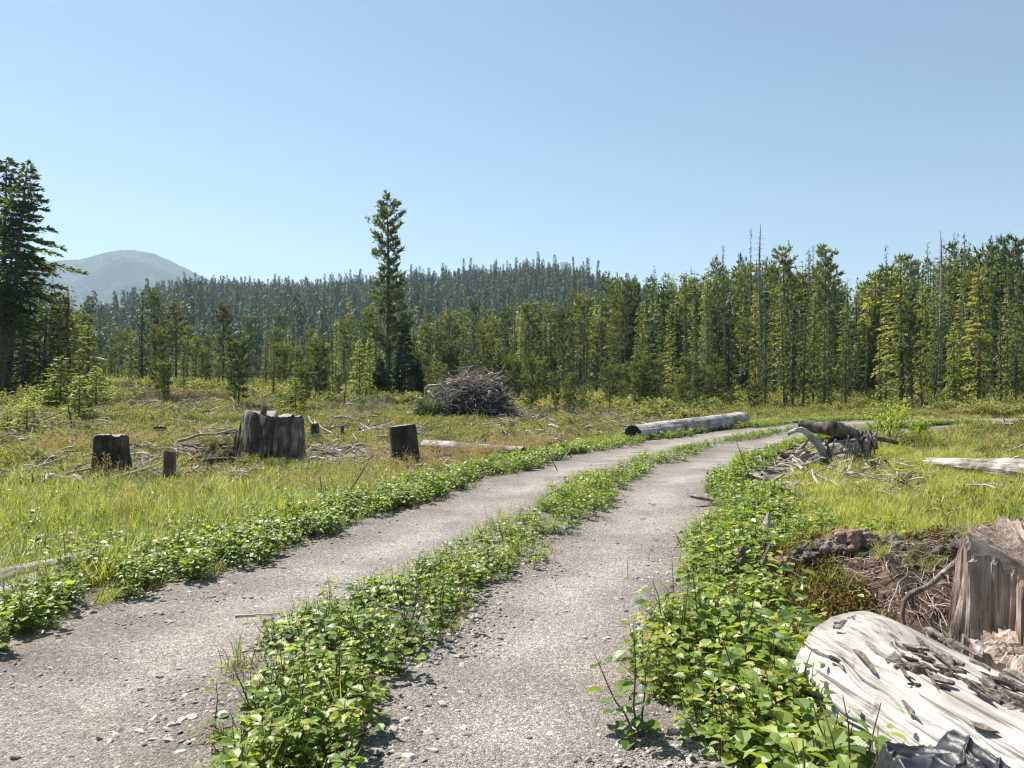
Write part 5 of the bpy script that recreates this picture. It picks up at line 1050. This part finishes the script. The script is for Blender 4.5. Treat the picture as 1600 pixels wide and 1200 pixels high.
limb(e, 'trunk', [(1297, 667, .35), (1312, 671, .45), (1334, 679, .55), (1356, 688, .7)], .145, .12, 'greystump', rough=.25, sd=21)
limb(e, 'trunk_end', [(1294, 666, .30), (1298, 667, .35)], .12, .15, 'darkstump', rough=.3, sd=28, n=3)
limb(e, 'trunk_tail', [(1352, 684, .9), (1376, 686, 1.1), (1402, 692, 1.3)], .07, .04, 'greystump', rough=.3, sd=23)
for k in range(34):
    a = random.uniform(-1.2, 1.2); b = random.uniform(.5, 1.); px = 1350+random.gauss(0, 10)
    limb(e, 'root', [(px, 680+random.uniform(-8, 8), .5), (px+math.sin(a)*12*b, 692+random.uniform(-8, 8), .35), (px+math.sin(a)*22*b, 700+18*b*random.random(), .3)], .035, .012, random.choice(('greystump', 'greystump', 'darkstump')), 3, 6, .3, k)
limb(e, 'root', [(1352, 690, .4), (1353, 705, .3), (1356, 724, .2)], .09, .03, 'greylog', sd=50)
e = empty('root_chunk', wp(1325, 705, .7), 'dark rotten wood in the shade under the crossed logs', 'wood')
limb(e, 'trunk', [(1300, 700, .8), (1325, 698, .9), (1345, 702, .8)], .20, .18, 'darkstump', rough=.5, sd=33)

for k in range(26):                                    # jumble of broken roots under the logs
    px = random.uniform(1235, 1345); py = random.uniform(700, 738); a = random.gauss(0, .5); l = random.uniform(10, 34)
    limb(e, 'root', [(px, py, random.uniform(-.3, .5)), (px+l*.5*math.cos(a), py-l*.5*math.sin(a)-random.uniform(0, 6), 0), (px+l*math.cos(a), py-l*math.sin(a), random.uniform(-.2, .5))], random.uniform(.02, .06), .012, random.choice(('greylog', 'greystump', 'greylog')), 3, 7, .35, k+60)
# ------------------------------------------------------------------ brush pile
c = gp(733, 661); pr = 2.05; pile = empty('brush_pile', (c.x, c.y+1.6, Hs(c.x, c.y+1.6)), 'big heap of grey dead branches and roots in front of the wood', 'brush pile')
rs = np.random.RandomState(99); hz = 2.05
def dome(n, k=1.):
    a = rs.uniform(0, 2*PI, n); q = np.sqrt(rs.uniform(0, 1, n)); x = np.cos(a)*q*pr*1.12; y = np.sin(a)*q*pr*.8; z = hz*k*np.maximum(0, 1-(q**2.4)) * (1+.15*np.sin(a*3+1)) ; return np.stack([x, y, z], 1)
Pd = dome(100)
for i in range(96):
    p = Pd[i]*rs.uniform(.78, 1.03); l = rs.uniform(.5, 2.0)*(.7+.5*rs.uniform()); a = rs.uniform(0, 6.28); el = rs.normal(.05, .35); d = np.array([math.cos(a)*math.cos(el), math.sin(a)*math.cos(el)*.6, math.sin(el)]); p[2] = max(p[2], .15)
    q0 = p-d*l*.5; q1 = p+d*l*.5; q0[2] = max(q0[2], .05); q1[2] = max(q1[2], .05); mb = MB(); r0 = rs.uniform(.015, .06); P = wig(q0, q1, 9, .10, i)
    tube(mb, P, np.linspace(r0, r0*.3, 9), 6, rs.uniform(.2, 1))
    for k in range(rs.randint(0, 4)):
        t = rs.randint(2, 8); dd = d*rs.uniform(.2, .8)+rs.normal(0, .5, 3); tube(mb, wig(P[t], P[t]+dd*l*.35, 5, .1, i+k), np.linspace(r0*.5, r0*.12, 5), 4, rs.uniform(.3, 1))
    mb.obj('branch', MT['twig'], pile, True)
mb = MB()
for i in range(1500):
    p = dome(1)[0]*rs.uniform(.55, 1.02)**.5; p[2] = max(.05, p[2]); a = rs.uniform(0, 6.28); l = rs.uniform(.25, .9); up = (rs.uniform() < .25)*.6+rs.normal(0, .35)
    d = nrm(np.array([math.cos(a), math.sin(a), up])); q1 = p+d*l; q1[2] = max(.02, q1[2]); tube(mb, wig(p, q1, 4, .15, i), np.linspace(.012, .004, 4)*rs.uniform(.6, 1.6), 3, rs.uniform(0, 1), False)
tag(mb.obj('twigs', MT['twig'], pile), kind='stuff')
V, T = ico(4); V = V.copy(); V[:, 2] = np.maximum(V[:, 2], -.1); V = V*[pr*.95, pr*.65, hz*.80]*(1+.18*fbm(V[:, 0], V[:, 1], V[:, 2], 2.5, 4, 3)[:, None]); mb = MB(); mb.add(V, T); mb.obj('core', MT['darkcut'], pile)  # near-black core colour stands in for the shade deep inside the heap
for i, (a, b) in enumerate((((646, 645), (690, 600)), ((655, 652), (700, 640)), ((640, 640), (668, 628)))):
    p = gp(*a); q = at(b[0], b[1], c.y+.2); mb = MB(); tube(mb, wig(p, q, 8, .06, i), np.linspace(.05, .02, 8), 6, .8); o = mb.obj('dead_branch', MT['twig'], None, True); tag(o, ('long grey branch leaning up on the left flank of the brush pile', 'grey branch lying along the left foot of the brush pile', 'short grey branch beside the left foot of the brush pile')[i], 'branch')
w, f = bush(555, 1.1, .8, 1500, .12, 'card', 20); e = empty('cut_bough', (c.x-1.55, c.y+.2, Hs(c.x, c.y)), 'green cut bough lying on the left front of the brush pile', 'bough'); w.obj('stem', MT['stem'], e); f.obj('foliage', MT['hemlock'], e)
e.scale = (1.1, .8, 1.1)

# ------------------------------------------------------------------ loose sticks, poles, debris
def stick(px, py, px2, py2, r, label, dd=0., mat='twig', group=None, br=2, name='dead_branch'):
    p = gp(px, py); q = at(px2, py2, p.y+dd); mb = MB(); P = wig((0, 0, -.05), q-p, 9, .05, px+py); tube(mb, P, np.linspace(r, r*.35, 9), 6, random.uniform(.4, 1))
    for k in range(br):
        t = random.randint(3, 7); L = np.linalg.norm(P[-1]-P[0]); tube(mb, wig(P[t], P[t]+np.array([random.gauss(0, .2), random.gauss(0, .1), random.uniform(.0, .3)])*L, 5, .1, k), np.linspace(r*.45, r*.15, 5), 4, .7)
    o = mb.obj(name, MT[mat], None, True); o.location = p; return tag(o, label, 'branch' if name == 'dead_branch' else 'pole', group)
stick(1180, 768, 1150, 688, .012, 'thin dark dead stem leaning left over the bend of the road', 0, 'trunk', br=0)
stick(507, 797, 500, 742, .013, 'short dark upright dead stem in the grass left of the leaning pair', 0, 'trunk')
stick(522, 796, 585, 708, .014, 'long thin dead stem leaning right toward the leaning stump', 0, 'trunk', br=1)
stick(545, 784, 560, 745, .010, 'shorter dead stem crossing the long one before the leaning stump', 0, 'trunk', br=1)
stick(113, 676, 106, 622, .035, 'thin dead pole standing upright in the left meadow', 0, 'trunk', name='dead_pole', br=0)
stick(539, 640, 540, 575, .05, 'dead grey pole standing left of the tall lone pine', 0, 'trunk', name='dead_pole', br=0)
stick(520, 636, 538, 585, .03, 'slanting dead branch leaning on the grey pole', 0, 'trunk', br=0)
stick(408, 632, 380, 590, .055, 'bleached stick slanting up behind the broken stump', 0, 'twig', br=0)
stick(376, 640, 384, 610, .025, 'thin bleached curved twig behind the broken stump', 0, 'twig', br=0)
stick(872, 735, 850, 690, .012, 'thin dead stem leaning left beside the dark chunk of root', 0, 'trunk')
stick(898, 718, 868, 680, .012, 'thin dead stem leaning left above the leafy left band', 0, 'trunk')
stick(875, 722, 892, 700, .016, 'pale stick leaning right beside the dark chunk of root', 0, 'twig', br=0)
stick(1325, 822, 1415, 826, .012, 'long thin grey branch lying on the grass behind the root bank', .2, 'twig', br=1)
stick(1405, 868, 1452, 833, .012, 'thin curved grey branch rising from the root bank', 0, 'twig', br=1)
stick(1305, 742, 1344, 725, .022, 'tan stick slanting up right of the short mossy stump', 0, 'twig', br=0)
stick(1370, 752, 1395, 730, .025, 'pale forked stick right of the grey post stump', 0, 'twig')
stick(1452, 734, 1560, 718, .010, 'long arching grey branch over the large split log', .3, 'twig', br=0)
stick(242, 742, 258, 792, .03, 'dark branch lying in the grass below the narrow stump', -1.2, 'twig')
stick(1575, 674, 1568, 652, .035, 'upright dark root on the small black stump at the far gravel', 0, 'trunk')
stick(590, 700, 582, 680, .010, 'thin pale twig standing left of the leaning stump', 0, 'twig', br=0)
for i, (px, py, r) in enumerate(((857, 712, 13), (815, 690, 11), (1290, 772, 0), (205, 640, 9), (605, 668, 0))):
    if not r: continue
    p = gp(px, py); s = r*p.y/F; mb = rock(850+i, 3, 1.0); o = mb.obj('root_chunk', MT['bark'], None, False); o.location = (p.x, p.y, p.z+s*.5); o.scale = (s*1.1, s, s*1.1); tag(o, ('rough dark chunk of root beside the leafy left band', 'upright grey chunk of torn root right of the long fallen log', '', 'low dark chunk of root on the far left meadow')[i], 'root')
for k in range(14):
    px = 800+random.uniform(-18, 32); stick(px, 690, px+random.uniform(-16, 16), 690-random.uniform(8, 26), .02, 'twisted dead root around the grey chunk right of the long fallen log', random.uniform(-.2, .2), 'twig', 'twisted roots by the long fallen log', 1)
# debris fields
def debris(n, f, lab, grp, l0, l1, r0, r1, mat='twig', lift=.12, name='dead_branch'):
    for k in range(n):
        px, py = f(); p = gp(px, py); l = random.uniform(l0, l1); a = random.gauss(0, .7)+(PI if random.random() < .5 else 0); el = abs(random.gauss(0, .14)); mb = MB(); r = random.uniform(r0, r1)
        P = wig((-l/2*math.cos(a), -l/2*math.sin(a), .0), (l/2*math.cos(a), l/2*math.sin(a), l*el), 7, .08, k*3+int(px)); tube(mb, P, np.linspace(r, r*.4, 7), 5, random.uniform(.3, 1.1))
        if random.random() < .5: tube(mb, wig(P[3], P[3]+np.array([math.cos(a+.8), math.sin(a+.8), .4])*l*.3, 5, .1, k), np.linspace(r*.5, r*.2, 5), 4, .8)
        o = mb.obj(name, MT[random.choice(mat) if isinstance(mat, tuple) else mat], None, True); o.location = p+Vector((0, 0, random.uniform(*lift) if isinstance(lift, tuple) else lift)); tag(o, lab, 'branch', grp)
debris(85, lambda: (random.uniform(0, 560), random.uniform(628, 668)), 'grey dead branch lying on the far left meadow', 'dead branches on the far left meadow', .8, 2.6, .02, .05)
debris(48, lambda: (random.uniform(60, 520), random.uniform(665, 735)), 'grey dead branch lying among the meadow stumps', 'dead branches among the stumps', .4, 1.5, .012, .035)
debris(52, lambda: (random.gauss(355, 32), random.uniform(690, 740)), 'dead branch heaped left of the largest broken stump', 'branches beside the broken stump', .4, 1.3, .012, .04, ('twig', 'greystump', 'darkstump'), lift=(.08, .5))
debris(40, lambda: (random.uniform(480, 600), random.uniform(708, 742)), 'pale splinter of wood between the broken stump and the leaning one', 'splinters between two stumps', .3, 1.0, .012, .04, name='wood_splinter')
debris(20, lambda: (random.uniform(600, 720), random.uniform(733, 752)), 'grey brown branch at the foot of the leaning stump', 'branches at the leaning stump', .3, .9, .012, .03, lift=(.05, .25))
debris(26, lambda: (random.uniform(1250, 1400), random.uniform(738, 765)), 'pale broken branch before the overturned roots', 'branches before the overturned roots', .3, 1.0, .010, .03)
debris(14, lambda: (random.uniform(1360, 1440), random.uniform(760, 790)), 'bleached stick in the grass below the young alder', 'sticks in the right grass', .3, .8, .010, .025)
debris(16, lambda: (random.uniform(640, 1000), random.uniform(655, 680)), 'grey dead branch on the bog before the brush pile', 'branches before the brush pile', .6, 1.8, .02, .04)
debris(10, lambda: (random.uniform(1440, 1600), random.uniform(700, 760)), 'grey dead branch in the grass near the large split log', 'branches near the split log', .4, 1.2, .012, .03)
WD = []
for k in range(8):
    mb = MB(); l = random.uniform(.25, .8); P = wig((-l/2, 0, 0), (l/2, 0, random.uniform(0, .12)), 6, .12, k+40); tube(mb, P, np.linspace(.022, .006, 6)*random.uniform(.5, 1.3), 5, random.uniform(.1, 1.1))
    if k % 2: tube(mb, wig(P[2], P[2]+np.array([.15, .2, .12]), 4, .1, k), np.linspace(.01, .003, 4), 4, .8)
    WD.append(mb.obj('woody_bit', MT['twig' if k % 3 else 'greystump'], None, False, False))
x, y = frustum(9000, 11, 46, 60, 0, 1020, .8); u_, s_ = road_uv(x, y); m = (u_ < -3.3) & (RS.uniform(0, 1, len(x)) < .12+.6*patch(x, y, .45, 63)); x = x[m]; y = y[m]
bx = []
for px, py, sx, sy, n_ in ((355, 728, 38, 14, 240), (640, 742, 40, 7, 150), (530, 722, 50, 10, 200), (1320, 750, 60, 10, 160), (240, 745, 40, 8, 60), (1400, 770, 40, 12, 70)):
    for _ in range(n_): p = gp(px+random.gauss(0, sx), py+random.gauss(0, sy)); bx.append((p.x, p.y))
bx = np.array(bx); x = np.concatenate([x, bx[:, 0]]); y = np.concatenate([y, bx[:, 1]]); k = len(x)
scatter('woody_debris', np.stack([x, y, H(x, y)+RS.uniform(.02, .16, k)], 1), rots(k, .25), scls(k, .5, 1.5)*(1+.5*sst(15, 35, y))[:, None], RS.randint(0, 8, k), WD, 'broken sticks and bark strewn over the logged clearing', 'debris')
# heap of soil and brush left of the broken stump, and at the leaning stump
for px, py, w, hp, lab, sd in ((352, 735, 62, 46, 'mound of dark soil and brush left of the largest broken stump', 1), (640, 752, 62, 22, 'low mound of brown debris at the foot of the leaning stump', 2), (405, 742, 50, 20, 'low dark mound of rotten wood before the largest broken stump', 3)):
    p = gp(px, py); s = p.y/F; V, T = ico(4); V = V.copy(); V = V*[w*s, w*s*.7, hp*s]*(1+.3*fbm(V[:, 0], V[:, 1], V[:, 2], 2.4, 5, sd)[:, None]); mb = MB(); mb.add(V, T); o = mb.obj('debris_mound', MT['soil'], None); o.location = (p.x, p.y+w*s*.6, p.z); tag(o, lab, 'mound')
    n = 55; a = RS.uniform(0, 6.28, n); q = RS.uniform(.1, .95, n)**.5; xx = p.x+np.cos(a)*q*w*s; yy = p.y+w*s*.6+np.sin(a)*q*w*s*.7; zz = p.z+hp*s*np.sqrt(np.maximum(0, 1-q*q))*.98
    scatter('mound_herbs', np.stack([xx, yy, zz], 1), rots(n, .4), scls(n, .5, 1.1), RS.randint(0, 4, n), G5, ('dark leafy herbs growing on the mound left of the broken stump', 'leafy herbs growing at the foot of the leaning stump', 'leafy herbs before the largest broken stump')[sd-1], 'ground cover')
# split wood chips right of the bend
chips = []
for k in range(5):
    rsk = np.random.RandomState(900+k); V, T = ico(2); V = V*[1, .22, .10]; V[:, 0] *= 1+.1*np.sign(V[:, 0]); V = V*(1+.18*fbm(V[:, 0]*1.5, V[:, 1]*8, V[:, 2]*8, 1.5, 3, k)[:, None]); mb = MB(); mb.add(V, T, None, rsk.uniform(.3, .9)); chips.append(mb.mesh('wood_piece', MT['greylog']))
for k in range(270):
    s = random.uniform(23, 34); u = random.gauss(2.55, .33); x, y = road_pt(s, u); z = Hs(x, y)
    o = bpy.data.objects.new('wood_piece', chips[k % 5]); COL.objects.link(o); l = random.uniform(.10, .36); o.scale = (l, l*.9, l*.9); o.location = (x, y, z+random.uniform(.03, .16)); o.rotation_euler = (random.gauss(0, .4), random.gauss(0, .25), random.gauss(-.5, .7))
    tag(o, 'bleached splinter of split wood in the heap right of the bend', 'wood piece', 'split wood right of the bend')
for px, py, r in ((1255, 790, .07), (1212, 845, .06), (1215, 785, .05), (1300, 775, .05), (1375, 772, .10), (1395, 768, .07)):
    p = gp(px, py); o = bpy.data.objects.new('wood_piece', chips[1]); COL.objects.link(o); o.scale = (r*1.6, r*2.5, r*2); o.location = p+Vector((0, 0, .06)); o.rotation_euler = (.2, .1, random.uniform(0, 3)); tag(o, 'pale block of weathered wood in the grass right of the road', 'wood piece', 'wood blocks in the right grass')
# dead grey shrubs at the left wood edge
TW = []
for sd in range(3):
    w, f = bush(960+sd, 1., .8, 40, .05, 'card', 46); TW.append(w.mesh('branches', MT['twig']))
for i in range(60):
    px = random.choice((random.uniform(150, 330), random.uniform(150, 330), random.uniform(500, 600), random.uniform(820, 1100))); d = random.uniform(36, 50); x, y = at_tree(px, d); o = bpy.data.objects.new('dead_shrub', random.choice(TW)); COL.objects.link(o)
    s = random.uniform(.6, 1.5); o.scale = (s, s, s*.8); o.location = (x, y, Hs(x, y)); o.rotation_euler = (0, 0, random.uniform(0, 6)); tag(o, 'leafless grey dead shrub at the foot of the wood', 'shrub', 'dead shrubs at the wood edge')

# rusty brown and olive shrubs, and leafy herbs of the clearing
for sd, mat in ((970, 'litter'), (971, 'litter'), (972, 'bright'), (973, 'heath')):
    w, f = bush(sd, 1., .9, 700, .10, 'card', 18); SH.append((w.mesh('stem', MT['stem']), f.mesh('foliage', MT[mat])))
def shrub(px, py, s, k, label, group=None):
    p = gp(px, py); e = empty('shrub', p, label, 'shrub', group, (0, 0, random.uniform(0, 6))); e.scale = (s*1.2, s*1.2, s*.8); w, f = SH[k]
    for n_, me in (('stem', w), ('foliage', f)):
        o = bpy.data.objects.new(n_, me); COL.objects.link(o); o.parent = e
for i in range(26): shrub(random.uniform(160, 350), random.uniform(622, 632), random.uniform(.5, 1.1), 4+i % 2, 'rusty brown dried shrub before the left wood', 'rusty shrubs before the left wood')
for i in range(12): shrub(random.uniform(860, 1060), random.uniform(628, 640), random.uniform(.4, .9), 4+i % 2, 'rusty brown low shrub on the bog above the silver log', 'rusty shrubs above the silver log')
for i in range(34): shrub(random.choice((random.uniform(0, 150), random.uniform(250, 640))), random.uniform(640, 700), random.uniform(.22, .5), random.choice((6, 7, 6, 2)), 'small bright green shrub in the clearing among the stumps', 'small shrubs among the stumps')
for i in range(10): shrub(random.uniform(0, 150), random.uniform(690, 745), random.uniform(.28, .5), 6, 'feathery bright green shrub left of the flat topped stump', 'feathery shrubs left of the flat topped stump')
for i, (px, py, s) in enumerate(((30, 655, 1.1), (75, 640, 1.3), (112, 632, 1.2), (8, 640, 1.3))): shrub(px, py, s, 6, ('wide yellow green bush below the leaning twins, second from the left', 'wide yellow green bush right below the trunks of the leaning twins', 'wide yellow green bush right of the leaning twins', 'wide yellow green bush at the left picture edge')[i])
x, y = frustum(9000, 5, 11, 60, 0, 700); m = keep(x, y) & (lefty(x, y) > .5) & (RS.uniform(0, 1, len(x)) < .08+.5*patch(x, y, .7, 61)); x = x[m][:2600]; y = y[m][:2600]; k = len(x)
scatter('meadow_herbs', np.stack([x, y, H(x, y)], 1), rots(k, .15), scls(k, .6, 1.3), RS.randint(0, 10, k), SP, 'leafy herbs growing through the near meadow grass', 'ground cover')
x, y = frustum(9000, 6, 18, 60, 1080, 1600); m = keep(x, y) & (RS.uniform(0, 1, len(x)) < .04+.3*patch(x, y, .7, 62)) & (((x-2.7)/1.6)**2+((y-5.6)/1.6)**2 > 1); x = x[m]; y = y[m]; k = len(x)
scatter('bog_herbs', np.stack([x, y, H(x, y)], 1), rots(k, .15), scls(k, .5, 1.1), RS.randint(0, 4, k), G5, 'low olive herbs in the sedge on the right', 'ground cover')

# ------------------------------------------------------------------ haze
if HAZE:
    mb = MB(); x0, x1, y0, y1, z0, z1 = -5200, 4200, -400, 9200, -30, 640
    V = [(x, y, z) for z in (z0, z1) for y in (y0, y1) for x in (x0, x1)]; mb.add(V, None, [(0, 2, 3, 1), (4, 5, 7, 6), (0, 1, 5, 4), (2, 6, 7, 3), (0, 4, 6, 2), (1, 3, 7, 5)])
    m, t, N, L = M('haze'); pv = N('ShaderNodeVolumePrincipled', i_Density=HAZE); pv.inputs['Color'].default_value = (.60, .82, 1, 1); pv.inputs['Anisotropy'].default_value = .2
    o_ = N('ShaderNodeOutputMaterial'); L(pv.outputs[0], o_.inputs['Volume']); m.cycles.homogeneous_volume = True if hasattr(m.cycles, 'homogeneous_volume') else None
    tag(mb.obj('haze', m), 'thin blue summer haze over the whole valley', 'haze', None, 'stuff')
